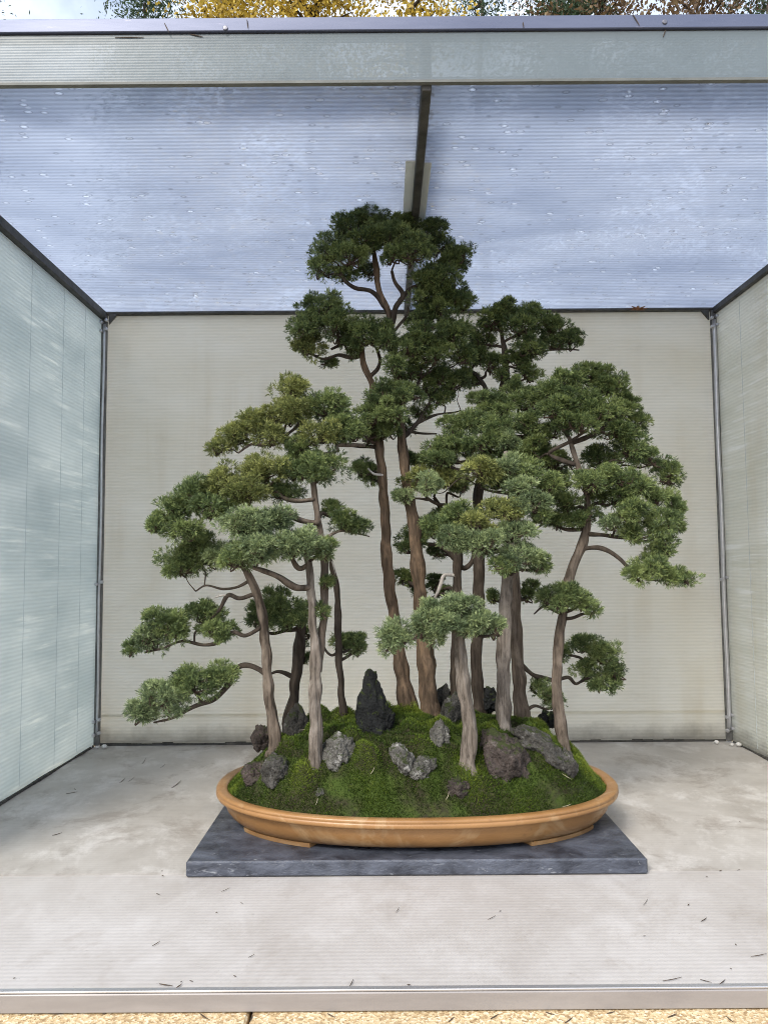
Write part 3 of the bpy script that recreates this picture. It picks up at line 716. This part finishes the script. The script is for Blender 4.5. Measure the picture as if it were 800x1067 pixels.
# far left tree with the two long drooping branches
bonsai('leaning left end juniper whose long lowest branch sweeps down over the shelf',
    [(288, 782, 15), (283, 742, 13), (279, 700, 12), (276, 660, 11), (271, 630, 10), (261, 602, 9), (248, 584, 6), (236, 572, 4)], 'bark_mid',
    [(230, 702, 17, 15, -.02, LM), (203, 712, 27, 15, -.04, LM, 20), (172, 728, 28, 17, -.05, LL, 25), (150, 742, 19, 14, -.05, LL, 25),
     (212, 640, 22, 16, .03, LM, 30), (225, 658, 28, 11, .0, LM), (178, 652, 30, 17, .0, LM, 28), (156, 668, 20, 12, .0, LL, 30), (139, 674, 9, 8, .0, LM),
     (188, 588, 28, 18, .02, LM), (212, 575, 26, 20, .03, LM), (236, 578, 24, 13, -.02, LL)],
    branches=[[(281, 706, 6), (262, 694, 7), (248, 696, 7), (239, 712, 7, -.02), (225, 727, 6, -.03), (203, 736, 5, -.04), (180, 748, 3, -.04), (160, 753, 2, -.05)],
              [(275, 652, 5), (256, 662, 5, .0), (243, 659, 5, 0), (230, 668, 5), (212, 672, 4), (190, 668, 3), (168, 676, 2.5), (150, 680, 2)],
              [(268, 618, 5), (250, 624, 5), (238, 621, 5), (229, 636, 4), (220, 645, 3)],
              [(262, 604, 4), (246, 612, 3), (232, 614, 3), (215, 610, 2.5), (204, 616, 2)]],
    dead=[[(240, 621, 3.5), (232, 620, 2.5), (223, 623, 1)]], seedv=1)
# pale forked tree in front on the left
bonsai('pale straight forked juniper in front on the left with broad stacked foliage',
    [(328, 803, 15), (328, 765, 14.5), (329, 722, 13), (329, 685, 12), (326, 650, 10), (324, 615, 9), (322, 590, 8), (316, 572, 6), (310, 562, 4)], 'bark_pale',
    [(305, 405, 22, 13, .08, LY), (272, 440, 24, 16, .08, LY, -25), (250, 452, 20, 13, .07, LY, -20), (232, 464, 17, 9, .06, LY, -20), (300, 430, 30, 18, .06, LY), (338, 425, 26, 19, .10, LM),
     (352, 445, 24, 16, .08, LM), (330, 452, 26, 13, .05, LY), (283, 455, 18, 12, .05, LY), (315, 466, 18, 8, .05, LM), (366, 448, 14, 17, .12, LD),
     (338, 488, 28, 17, .03, LM), (310, 488, 22, 16, .05, LM), (275, 492, 26, 18, .03, LY), (236, 502, 28, 16, .04, LY, -20), (200, 515, 26, 17, .03, LM, -25), (178, 532, 20, 13, .03, LM, -25),
     (222, 530, 26, 15, .0, LM, -10), (162, 547, 18, 11, .02, LM, -20), (192, 550, 20, 14, .01, LM), (255, 512, 26, 15, .01, LY), (300, 512, 22, 12, .06, LM),
     (258, 548, 32, 17, -.06, LL), (290, 540, 20, 13, -.03, LL), (272, 572, 34, 16, -.08, LL), (312, 567, 30, 18, -.06, LL), (250, 582, 22, 13, -.06, LM), (337, 573, 12, 11, -.04, LM),
     (358, 545, 17, 12, .06, LD), (375, 549, 12, 7, .06, LD), (347, 530, 11, 10, .07, LD), (338, 606, 6, 9, .0, LD), (335, 637, 5, 7, .0, LD)],
    branches=[[(323, 612, 7), (308, 612, 8, -.02), (292, 602, 7, -.03), (276, 595, 6, -.04), (260, 590, 4, -.05)],
              [(322, 588, 6), (311, 592, 6, .0), (303, 580, 4, -.02), (296, 570, 3, -.03)],
              [(333, 545, 6, .02), (318, 543, 6, .02), (304, 538, 6, .02), (290, 530, 4, .02)],
              [(328, 520, 5, .03), (312, 521, 5, .03), (296, 519, 5, .04), (284, 512, 4, .04), (250, 520, 3, .03), (205, 545, 2, .03), (180, 560, 2, .02)],
              [(324, 490, 6, .04), (310, 478, 6, .06), (302, 466, 6, .06), (290, 458, 5, .06), (275, 464, 4, .06), (262, 463, 3, .06), (248, 472, 2, .06)],
              [(312, 470, 4, .06), (335, 473, 3, .06), (352, 470, 3, .06), (352, 464, 5, .08), (380, 464, 4, .12)],
              [(340, 560, 4, .03), (355, 553, 3, .05), (372, 556, 2, .06), (385, 559, 1.5, .06)]],
    forks=[[(330, 700, 11, .012), (335, 665, 9, .022), (338, 620, 9, .03), (337, 580, 8.5, .03), (332, 545, 8, .03), (328, 515, 7, .035), (325, 490, 6, .04), (318, 478, 4, .05)]], seedv=2)
# dark one behind them
bonsai('dark juniper trunk rising behind the pointed grey rock on the left',
    [(303, 752, 13), (306, 725, 12), (310, 695, 12), (313, 660, 11), (313, 640, 8), (308, 625, 5)], 'bark_dark',
    [(288, 628, 26, 15, -.10, LM), (268, 642, 20, 14, -.12, LM), (300, 645, 22, 13, -.10, LM), (318, 636, 9, 12, -.02, LM), (318, 682, 8, 11, .04, LD), (322, 660, 5, 6, .03, LD)],
    branches=[[(308, 708, 4), (300, 703, 5), (290, 700, 3.5, -.02), (282, 702, 3, -.03)], [(313, 655, 5), (298, 657, 4, -.05), (284, 660, 3.5, -.08), (272, 655, 3, -.1)]], seedv=3)
# thin one with broken top
bonsai('thin dark juniper with a jagged broken top left of the black rock',
    [(357, 746, 8.5), (355, 715, 8), (353, 680, 7.5), (352, 640, 8), (352, 618, 7), (348, 598, 6.5), (345, 586, 5), (343, 580, 2)], 'bark_dark',
    [(354, 668, 11, 9, .04, LM), (369, 666, 14, 12, .03, LM), (372, 676, 9, 7, .03, LM)],
    branches=[[(352, 680, 3, .0), (345, 683, 3, .02), (339, 678, 3, .03), (336, 670, 3, .03)], [(354, 680, 3), (362, 678, 3, .02), (368, 672, 2, .03)]],
    dead=[[(349, 600, 5), (346, 588, 4), (342, 581, 1.5)]], seedv=4)
# tall one left of the thickest trunk
bonsai('tall slender reddish juniper bending left beside the thickest trunk',
    [(424, 737, 20), (418, 700, 16), (411, 650, 14), (405, 600, 12), (402, 550, 11.5), (399, 505, 10.5), (395, 468, 9.5), (392, 435, 9), (388, 405, 8), (380, 382, 7), (376, 365, 7), (370, 348, 5), (360, 335, 4)], 'bark_warm',
    [(335, 322, 30, 19, .0, LM, -10), (318, 340, 18, 18, -.02, LM), (352, 342, 30, 20, -.04, LD), (385, 348, 28, 20, -.05, LD), (321, 362, 20, 14, .0, LY), (365, 362, 18, 10, .0, LM), (340, 378, 12, 5, .04, LD),
     (398, 412, 20, 18, -.05, LM), (388, 432, 20, 20, -.06, LM), (408, 428, 16, 16, -.07, LM), (384, 452, 22, 13, -.03, LD), (405, 447, 14, 10, -.03, LM), (376, 488, 15, 11, .05, LM), (388, 496, 14, 8, .05, LM)],
    branches=[[(377, 370, 6), (365, 372, 5, .0), (352, 370, 4, .0), (338, 374, 3, .0), (325, 370, 2)], [(374, 358, 5), (360, 358, 4), (345, 364, 3)], [(385, 393, 5), (393, 385, 4.5), (396, 375, 4), (392, 362, 3, -.02)],
              [(395, 466, 5), (378, 465, 4, .0), (362, 464, 4, .02)]],
    dead=[[(399, 495, 3, -.01), (390, 494, 2.5, -.02), (383, 488, 2, -.02)]], seedv=5)
# the thickest, tallest one
bonsai('tallest juniper with the thickest trunk and the highest dark crown',
    [(449, 748, 23), (446, 705, 19), (440, 655, 18), (436, 605, 15.5), (431, 550, 13.5), (424, 500, 11.5), (418, 455, 10.5), (415, 425, 10), (414, 395, 9.5), (410, 365, 9), (407, 340, 8), (403, 322, 7), (396, 306, 7), (393, 288, 7), (390, 268, 5), (386, 248, 3)], 'bark_warm',
    [(392, 228, 28, 17, .02, LM), (365, 236, 22, 16, .0, LD), (405, 245, 24, 16, -.02, LM), (378, 250, 24, 14, -.03, LD), (420, 240, 17, 17, .02, LD), (428, 226, 12, 9, .03, LM), (447, 244, 21, 15, .05, LD), (458, 256, 15, 11, .05, LD),
     (344, 262, 21, 17, .0, LM), (366, 268, 22, 15, -.03, LM), (335, 280, 13, 12, .0, LM), (360, 288, 14, 9, .01, LD), (430, 262, 24, 16, -.04, LM), (408, 268, 16, 10, -.03, LM), (478, 268, 18, 14, .04, LD), (468, 278, 16, 11, .03, LD),
     (450, 288, 26, 16, .0, LD), (468, 305, 24, 18, .02, LD), (440, 308, 22, 14, .03, LM), (482, 318, 14, 12, .04, LD), (455, 322, 24, 10, .02, LD), (386, 282, 12, 9, .05, LD),
     (470, 338, 20, 12, .0, LD), (438, 335, 18, 10, .02, LD), (460, 412, 18, 10, .04, LD), (430, 388, 16, 10, .0, LD), (412, 378, 13, 12, -.07, LM), (405, 355, 14, 12, -.06, LM), (418, 412, 10, 12, -.07, LM), (440, 352, 24, 14, -.05, LD), (468, 352, 22, 14, -.03, LD), (452, 370, 26, 12, -.04, LD), (480, 370, 14, 16, .0, LD), (425, 362, 14, 14, -.06, LM),
     (458, 392, 22, 14, .03, LD), (475, 398, 16, 12, .05, LD), (442, 402, 14, 10, .04, LD), (430, 408, 13, 11, -.04, LM), (440, 428, 12, 8, .04, LD), (425, 445, 10, 8, .05, LD),
     (419, 600, 8, 9, .06, LD), (428, 606, 8, 7, .07, LD)],
    branches=[[(404, 324, 6), (388, 304, 6, -.01), (370, 300, 5, -.02), (358, 290, 4, -.02), (354, 278, 3, -.01)],
              [(408, 338, 7), (412, 322, 6, -.01), (419, 308, 5.5, -.01), (412, 295, 4, -.01), (408, 282, 3, -.02)],
              [(416, 314, 5, -.01), (428, 300, 4, .0), (445, 296, 3, .0)], [(411, 345, 3.5), (424, 328, 3), (425, 320, 2)],
              [(432, 348, 4, .0), (447, 344, 5, .01), (457, 336, 5, .02), (458, 322, 4, .02)], [(434, 346, 4, .0), (434, 332, 4, .01), (438, 322, 3, .02)],
              [(416, 422, 5), (428, 412, 5, .0), (438, 395, 3, .01)],
              [(421, 455, 5), (432, 445, 5, .02), (442, 428, 4, .03), (450, 416, 3, .03)], [(436, 440, 4, .03), (455, 432, 3, .04), (472, 430, 2, .05), (480, 428, 1.5, .05)],
              [(428, 450, 3, .02), (440, 452, 2.5, .03), (455, 452, 2, .04)]],
    forks=[], seedv=6)
# tree behind with the right hand upper crown
bonsai('dark juniper rising behind the centre to a separate flat topped crown on the right',
    [(499, 735, 12), (496, 700, 12.5), (498, 650, 12), (499, 600, 12), (498, 550, 11.5), (498, 515, 11), (503, 480, 10), (513, 445, 9), (523, 412, 9), (527, 392, 8), (526, 372, 7), (523, 350, 5), (522, 338, 3)], 'bark_dark',
    [(528, 325, 24, 13, .0, LD), (555, 328, 18, 12, .02, LD), (512, 335, 18, 13, -.01, LD), (545, 340, 24, 14, -.03, LD), (572, 342, 20, 13, .0, LD, 15), (593, 354, 15, 11, .0, LD, 30), (575, 358, 20, 8, .0, LD, 10), (552, 360, 20, 12, -.04, LD),
     (503, 352, 16, 16, .02, LD), (495, 372, 14, 14, .03, LD), (540, 375, 16, 11, -.02, LD), (510, 380, 14, 11, .0, LD), (548, 390, 15, 9, .0, LD), (522, 392, 10, 8, -.01, LD), (488, 395, 11, 12, .04, LD)],
    branches=[[(515, 440, 5), (506, 405, 5, .01), (497, 392, 5, .02), (488, 386, 4, .03)], [(526, 378, 5), (545, 372, 4), (565, 366, 3), (588, 364, 2), (603, 365, 1.5)]], seedv=7)
# behind-centre slim one
bonsai('slim dark juniper showing between the front middle trunk and the thickest trunk',
    [(474, 733, 10), (473, 700, 10), (475, 650, 10.5), (476, 610, 10.5), (476, 580, 10), (470, 555, 7), (462, 535, 5), (452, 518, 4)], 'bark_dark',
    [(438, 502, 24, 12, -.10, LY), (462, 498, 24, 12, -.10, LY), (422, 515, 12, 9, -.10, LL), (480, 506, 12, 10, -.08, LM), (430, 562, 16, 13, -.04, LD), (448, 550, 22, 13, -.03, LD), (470, 540, 20, 12, -.02, LD), (425, 573, 10, 8, -.04, LM), (456, 572, 14, 9, .02, LD),
     (458, 480, 20, 10, -.04, LD), (435, 478, 16, 9, -.03, LD), (455, 607, 12, 9, .04, LD), (435, 618, 8, 6, .05, LD), (462, 618, 10, 7, .05, LD)],
    branches=[[(476, 585, 6), (466, 574, 6, -.01), (455, 568, 5, -.02), (442, 566, 4, -.03)], [(478, 590, 6), (485, 592, 6, .01), (492, 584, 5, .02), (494, 570, 4, .02)], [(470, 552, 4), (468, 528, 4, -.03), (455, 525, 4, -.06), (446, 520, 4, -.08), (440, 512, 3, -.09)]],
    dead=[[(476, 600, 4), (466, 599, 4, -.02), (461, 601, 4.5, -.03), (458, 612, 4.5, -.03), (452, 624, 2, -.03)]], seedv=8)
# front middle
bonsai('short pale grey juniper at the front middle with one low silvery foliage pad',
    [(487, 802, 16), (490, 775, 16.5), (486, 735, 15), (482, 700, 14.5), (479, 672, 13), (476, 652, 10), (473, 640, 6)], 'bark_pale',
    [(478, 632, 25, 14, -.03, LL), (450, 640, 20, 14, -.04, LL), (440, 655, 11, 13, -.05, LL), (500, 648, 19, 13, -.04, LL), (515, 656, 9, 10, -.04, LL), (468, 648, 20, 11, -.06, LL), (450, 664, 13, 7, -.05, LL), (485, 655, 14, 8, -.06, LL),
     (408, 660, 15, 12, -.03, LL), (422, 667, 11, 7, -.03, LL), (403, 674, 10, 8, -.03, LL)],
    branches=[[(477, 655, 4), (455, 655, 3.5, -.03), (435, 664, 3, -.03), (418, 668, 2.5, -.03)]], seedv=9)
# right middle pale
bonsai('pale greyish juniper right of the front middle trunk under bright layered foliage',
    [(524, 760, 17), (523, 725, 15), (524, 685, 14.5), (526, 645, 13.5), (528, 605, 13), (531, 560, 12), (534, 520, 11), (532, 490, 8), (526, 470, 5)], 'bark_pale',
    [(572, 505, 14, 10, -.06, LM), (548, 510, 22, 11, -.09, LL), (445, 505, 14, 10, -.10, LL), (455, 548, 16, 12, -.10, LM), (480, 536, 18, 11, -.11, LM), (552, 525, 22, 13, -.10, LL), (525, 530, 24, 13, -.12, LY), (497, 548, 24, 13, -.13, LY), (470, 560, 18, 12, -.13, LL), (505, 567, 28, 12, -.14, LL), (535, 553, 24, 12, -.12, LL), (562, 538, 12, 9, -.08, LM), (540, 580, 22, 14, -.14, LL), (520, 590, 16, 8, -.14, LM), (560, 585, 11, 12, -.12, LM),
     (500, 490, 24, 14, -.08, LY), (528, 488, 24, 13, -.06, LL), (549, 495, 16, 14, -.04, LM), (515, 503, 20, 8, -.05, LM), (478, 565, 14, 10, -.13, LL)],
    branches=[[(530, 570, 5), (515, 575, 5, -.05), (500, 578, 4, -.1)], [(533, 520, 5), (545, 513, 4, -.02), (530, 514, 4, -.03), (512, 512, 3, -.04), (500, 508, 2.5, -.05)]], seedv=10)
# right middle dark
bonsai('brown juniper close behind the pale right trunk with a low branch running right',
    [(545, 750, 17), (541, 715, 15), (538, 680, 14), (536, 640, 13), (535, 600, 13), (537, 550, 11), (540, 510, 9), (545, 475, 7), (548, 450, 5)], 'bark_mid',
    [(520, 425, 24, 14, .0, LM), (495, 442, 22, 13, -.02, LM), (535, 405, 18, 11, .02, LM), (505, 415, 18, 11, .02, LM), (562, 412, 18, 12, .02, LM), (470, 442, 14, 10, -.02, LM), (555, 476, 20, 13, -.02, LD), (575, 450, 16, 11, .02, LM), (530, 476, 24, 11, -.05, LM), (460, 478, 20, 11, -.05, LM), (578, 500, 16, 12, .02, LD), (548, 420, 24, 14, .0, LM), (475, 458, 22, 13, -.03, LM), (520, 445, 26, 13, -.06, LM), (550, 442, 24, 12, -.06, LM), (500, 460, 22, 12, -.07, LM), (530, 460, 24, 11, -.08, LL), (455, 468, 14, 9, -.02, LM), (485, 472, 18, 9, -.03, LD), (560, 460, 16, 10, -.05, LD),
     (545, 620, 9, 9, .03, LD), (552, 610, 8, 7, .03, LD), (513, 622, 7, 9, .05, LD), (568, 722, 13, 9, .02, LM), (578, 732, 10, 7, .02, LM), (560, 715, 7, 5, .02, LM),
     (610, 672, 22, 11, .06, LM), (628, 682, 20, 14, .05, LM), (640, 700, 14, 13, .04, LM), (607, 695, 14, 9, .06, LM), (622, 708, 14, 10, .05, LM), (585, 680, 9, 9, .07, LM), (636, 714, 10, 7, .04, LM)],
    branches=[[(543, 693, 6), (555, 703, 5, .01), (566, 707, 6, .03), (578, 709, 5, .05), (592, 706, 4, .06), (600, 713, 3, .06), (612, 704, 2.5, .06)],
              [(560, 708, 3, .03), (553, 716, 3, .03), (562, 726, 2, .03)], [(592, 682, 3, .06), (605, 686, 3, .06), (612, 695, 2, .06)],
              [(537, 625, 4), (548, 624, 3, .02), (556, 618, 2, .03)]], seedv=11)
# right end
bonsai('right end juniper leaning right beneath a wide rounded crown',
    [(587, 782, 14), (584, 755, 12.5), (580, 715, 11.5), (582, 675, 11), (585, 645, 10.5), (590, 615, 11), (598, 588, 11), (608, 562, 10), (612, 540, 8), (610, 510, 7), (600, 480, 6), (592, 455, 5)], 'bark_mid',
    [(588, 398, 24, 14, .04, LM), (612, 392, 20, 12, .05, LD), (632, 402, 22, 18, .04, LD), (650, 424, 18, 17, .04, LD), (600, 416, 28, 14, .0, LD), (580, 428, 22, 13, -.03, LD), (625, 430, 26, 14, -.02, LD), (600, 440, 28, 12, -.05, LD), (640, 448, 22, 14, -.02, LD), (663, 443, 13, 11, .04, LD), (570, 405, 18, 10, .02, LM),
     (655, 468, 24, 15, .0, LM), (680, 478, 16, 13, .02, LM), (695, 496, 14, 14, .03, LM), (625, 478, 22, 13, .05, LD), (640, 497, 28, 13, -.05, LM), (615, 502, 22, 12, -.05, LM), (665, 505, 24, 12, -.03, LM), (682, 517, 16, 11, .0, LM), (700, 525, 12, 14, .02, LM),
     (590, 522, 18, 12, .0, LD), (565, 515, 16, 14, .02, LD), (640, 518, 24, 11, -.02, LD), (660, 535, 24, 14, -.06, LM), (688, 545, 20, 14, -.04, LM), (705, 545, 9, 10, .0, LM), (640, 548, 14, 9, -.05, LL), (605, 540, 24, 10, -.01, LD), (582, 540, 16, 10, .01, LD), (664, 556, 20, 10, -.05, LM),
     (692, 570, 18, 14, -.03, LM), (680, 590, 20, 12, -.04, LM), (700, 598, 18, 11, -.03, LM), (665, 600, 12, 9, -.04, LM), (715, 604, 8, 5, -.03, LM), (553, 470, 18, 16, .06, LD), (575, 480, 18, 14, .07, LD),
     (590, 616, 20, 9, -.04, LM), (572, 624, 17, 9, -.04, LM), (606, 628, 15, 9, -.04, LM, 28), (585, 627, 14, 7, -.06, LM), (617, 638, 6, 4, -.04, LM, 30)],
    branches=[[(604, 572, 4), (625, 571, 5, -.01), (645, 582, 5, -.02), (655, 592, 4, -.03), (668, 602, 3, -.04)],
              [(610, 556, 6), (625, 557, 4, -.01), (640, 559, 4, -.02), (660, 562, 3, -.04), (676, 564, 2, -.04)],
              [(611, 552, 5), (590, 552, 4), (570, 545, 3, .02), (556, 552, 2.5, .02)],
              [(594, 462, 5), (612, 455, 5, -.02), (628, 446, 4, -.02), (640, 440, 3, -.02)],
              [(602, 485, 5), (585, 480, 5, .0), (572, 472, 4, .0), (590, 462, 4, -.02), (612, 448, 3, -.03)],
              [(608, 505, 5), (630, 492, 4, .02), (612, 490, 4, .0), (598, 492, 3, .02)],
              [(586, 640, 4), (576, 636, 3, -.02), (566, 632, 2.5, -.03), (556, 640, 1.5, -.03)]], seedv=12)

# ------------------------------------------------------------------ fallen leaf, twigs, pebbles
def maple_leaf(c, size, label, tiltx=0.3):
    pts = []
    for k in range(7):
        a = math.pi * (-.15 + 1.3 * k / 6); r = (.6, .85, .95, 1.1, .95, .85, .6)[k]
        pts.append((math.cos(a) * r, math.sin(a) * r))
        if k < 6:
            a2 = math.pi * (-.15 + 1.3 * (k + .5) / 6); pts.append((math.cos(a2) * .36, math.sin(a2) * .36))
    V = [(0, 0, .05)] + [(x, y, -.22 * (x * x + y * y) + .1 * math.sin(x * 5)) for x, y in pts]
    V2 = [(c[0] + v[0] * size * 1.25, c[1] + v[2] * size * .7 - tiltx * v[1] * size * .3, c[2] + v[1] * size * .38) for v in V]
    F = [(0, i, i + 1) for i in range(1, len(V) - 1)] + [(0, len(V) - 1, 1)]
    nV = len(V2); V3 = V2 + [(x, y + .0006, z) for x, y, z in V2]
    F = F + [tuple(i + nV for i in reversed(f)) for f in F]
    o = link('maple_leaf', V3, F, M['dry'], None, c); tag(o, label, 'leaf')
p = PY(664, 319, D - .030); maple_leaf((p.x, D - .030, ZR - .010), .046, 'dry brown maple leaf caught where roof meets back wall')
def twig(P0, P1, w, m, label, name='twig', group='bits of litter on the shelf floor', bend=.03):
    P0 = np.array(P0); P1 = np.array(P1); ln = np.linalg.norm(P1 - P0); s = np.cross(P1 - P0, (0, 0, 1.0)); s /= np.linalg.norm(s) + 1e-9
    pth = smooth_path([(*P0, w * .6), (*((P0 + P1) / 2 + s * ln * bend), w), (*P1, w * .3)], 4); V, F = tube(pth, 5)
    o = link(name, V, F, M[m], None, tuple(P0)); tag(o, label, 'litter', group); return o
floor_bits = [(163, 983, 8, 5), (173, 1026, 14, -2), (187, 1027, 6, 4), (366, 1024, 4, 8), (790, 995, 16, 3), (330, 837, 8, 3), (137, 812, 7, 5), (75, 826, 12, 2), (184, 817, 10, 8), (204, 828, 10, -4), (190, 800, 12, 6), (170, 798, 5, 4),
              (128, 813, 6, 5), (660, 866, 8, 3), (672, 940, 4, 6), (512, 956, 8, 4), (414, 948, 3, 5), (733, 958, 6, 4), (700, 1020, 20, 4), (735, 1022, 12, -3), (752, 1023, 6, 5), (235, 927, 9, 4), (60, 869, 10, 3), (268, 912, 9, 2), (262, 996, 6, 3), (150, 793, 4, 6)]
for i in range(45):
    floor_bits.append((random.uniform(10, 790), random.choice([random.uniform(785, 905), random.uniform(905, 914), random.uniform(1012, 1026), random.uniform(930, 1026)]), random.uniform(1.2, 4), random.uniform(-1.5, 1.5)))
floor_bits = [q for q in floor_bits if not (186 < q[0] < 684 and q[1] < 918)]
for px, py, dx, dy in floor_bits:
    a = PZ(px - dx / 2, py + dy / 2, .0012); b_ = PZ(px + dx / 2, py - dy / 2, .0014)
    twig(a, b_, .0010 * (.5 + .6 * random.random()), 'needle', 'short dark dry twig or needle lying on the dusty shelf floor')
for i, (px, py, dx, dy) in enumerate([(57, 1056, 18, -1), (109, 1056, 4, 1), (213, 1059, 9, -6), (262, 1060, 3, 10), (345, 1058, 8, -4), (470, 1062, 6, 5), (515, 1059, 8, 5), (573, 1056, 10, -3), (592, 1063, 8, 6), (700, 1058, 9, 4), (636, 1055, 8, 2), (760, 1062, 7, -6)]):
    a = PZ(px - dx / 2, py + dy / 2, LEDGE_Z + .0012); b_ = PZ(px + dx / 2, py - dy / 2, LEDGE_Z + .0014)
    twig(a, b_, .001, 'needle', 'dark dry conifer needle lying on the buff ledge', 'conifer_needle', 'needles on the buff ledge')
for px, py, dx, dy in [(174, 29, 5, -10), (258, 25, 1, -9), (662, 20, 8, -13), (692, 34, 3, 9), (790, 10, 14, -1), (205, 37, 14, -3), (135, 39, 30, 0), (545, 26, 1, -6)]:
    yy = YR - (.0135 if py < 33 else .0075)
    a = PY(px - dx / 2, py + dy / 2, yy); b_ = PY(px + dx / 2, py - dy / 2, yy)
    pth = smooth_path([(*a, .0007), (*((a + b_) / 2), .0011), (*b_, .0005)], 3); V, F = tube(pth, 5)
    tag(link('conifer_needle', V, F, M['needle'], None, tuple(a)), 'dark conifer needle stuck to the rail or fascia above the opening', 'litter', 'needles stuck above the opening')
for px, py, dx, dy in [(388, 806, 4, 7), (575, 848, 12, -2), (590, 842, 9, 3), (466, 832, 3, 8), (590, 812, 10, -6), (330, 838, 2, 7), (325, 762, 26, 3)]:
    g0 = ground_hit(px - dx / 2, py + dy / 2); g1 = ground_hit(px + dx / 2, py - dy / 2)
    twig(g0 + Vector((0, -.002, .007)), g1 + Vector((0, -.002, .007)), .0007, 'straw', 'pale dry stalk lying on the moss', 'dry_stalk', 'dry stalks on the moss', .1)
for px, py, r, lb in [(q[0], q[1], q[2] * .75, q[3]) for q in [(97, 775, .010, 'l'), (103, 776, .009, 'l'), (112, 775, .010, 'l'), (117, 771, .014, 'l'), (745, 771, .013, 'r'), (762, 774, .010, 'r'), (769, 774, .014, 'r')]]:
    c = PZ(px, py + 2, r * .7); c.y = min(c.y, D - .045 - r); V = [(c.x + v.x * r * (1 + .3 * mnoise.noise(v * 2 + Vector((px, 0, 0)))), c.y + v.y * r, r * .8 + v.z * r * .8) for v in ico(2)[0]]
    o = link('pebble', V, ico(2)[1], M['white_bit'], None, (c.x, c.y, 0), True)
    tag(o, 'pale pebble in the back left corner of the shelf' if lb == 'l' else 'pale pebble in the back right corner of the shelf', 'pebble', 'pebbles in the back left corner' if lb == 'l' else 'pebbles in the back right corner')

# ------------------------------------------------------------------ trees beyond the shelter
def leaf_far(name, a, b_, c): return leaf_mat(name, a, b_, c, .3)
M['far_green'] = leaf_far('far_conifer', (.02, .04, .02), (.04, .075, .035), (.09, .13, .05))
M['far_gold'] = leaf_far('far_gold_leaves', (.22, .15, .02), (.50, .36, .05), (.75, .58, .12))
M['far_rust'] = leaf_far('far_rust_leaves', (.07, .045, .025), (.16, .10, .05), (.30, .22, .11))
def far_tree(px, Y, width, top, lm, label, conifer, nleaf=9000):
    base = PY(px, 20, Y); x0 = base.x; zg = -.86; h = top; t = thing('far_tree', label, 'tree', (x0, Y, zg), 'trees beyond the shelter')
    pth = [(x0 + .12 * math.sin(k * 1.3 + px), Y + .1 * math.cos(k + px), zg + h * .95 * k / 8, .24 * (1 - k / 8.6)) for k in range(9)]
    V, F = tube(smooth_path(pth, 4), 10, .1, px); link('trunk', V, F, M['bark_mid'], t, smooth=True)
    TV = []; TF = []; LCs = []
    nb = 70
    for i in range(nb):
        f = .22 + .76 * rng.random(); a = rng.random() * 2 * math.pi; z = zg + h * f
        rad = width * ((1.02 - f) * 1.2 if conifer else math.sin(math.pi * min(1, max(.06, (f - .12) / .9))) ** .6) * (.6 + .4 * rng.random())
        s = np.array((x0, Y, z)); e = s + np.array((math.cos(a) * rad, math.sin(a) * rad, (-.12 if conifer else .3) * rad))
        v_, f_ = tube(smooth_path([(*s, .05), (*((s + e) / 2 + np.array((0, 0, .08 * rad))), .03), (*e, .008)], 3), 5); bb = len(TV)
        TV += [tuple(q) for q in v_]; TF += [tuple(j + bb for j in q) for q in f_]
        for u in (.35, .6, .8, 1.0): LCs.append(s * (1 - u) + e * u + rng.normal(size=3) * .12)
    link('limbs', TV, TF, M['bark_dark'], t)
    LCs = np.array(LCs); li = rng.integers(0, len(LCs), nleaf)
    P = LCs[li] + rng.normal(size=(nleaf, 3)) * np.array((.34, .34, .16 if conifer else .3))
    Dr = rng.normal(size=(nleaf, 3)) + np.array((0, 0, -.2)); L = .06 + .07 * rng.random(nleaf)
    va = .45 + rng.normal(size=nleaf) * .2
    V, F, vv = needles(P, Dr, L, L * (.30 if conifer else .62), va); o = link('crown', V, F, M[lm], t); set_vary(o, vv)
far_tree(-40, 15.5, 1.6, 14.6, 'far_green', 'dark evergreen beyond the roof at the top left corner', True)
far_tree(150, 14.4, 1.6, 13.3, 'far_green', 'dark evergreen beyond the roof just right of the sky gap', True, 24000)
far_tree(232, 15.0, 1.5, 14.0, 'far_gold', 'golden autumn tree beside the dark evergreen', False, 20000)
far_tree(330, 15.5, 1.9, 15.0, 'far_gold', 'golden autumn tree behind the middle of the top rail, left one', False, 24000)
far_tree(425, 15.0, 1.6, 14.4, 'far_gold', 'golden autumn tree directly above the dark rafter', False, 22000)
far_tree(500, 17.5, 2.2, 17.0, 'far_green', 'green tree behind the golden trees above the rafter', True, 24000)
far_tree(610, 15.0, 2.0, 14.6, 'far_rust', 'rusty brown tree beyond the right half of the rail', False, 24000)
far_tree(730, 15.5, 2.1, 15.0, 'far_rust', 'rusty brown tree beyond the top right corner', False, 24000)
far_tree(585, 14.3, 1.5, 13.4, 'far_green', 'dark evergreen in front of the rusty brown trees', True, 20000)
far_tree(800, 14.3, 1.3, 13.4, 'far_green', 'dark evergreen at the top right corner', True, 20000)
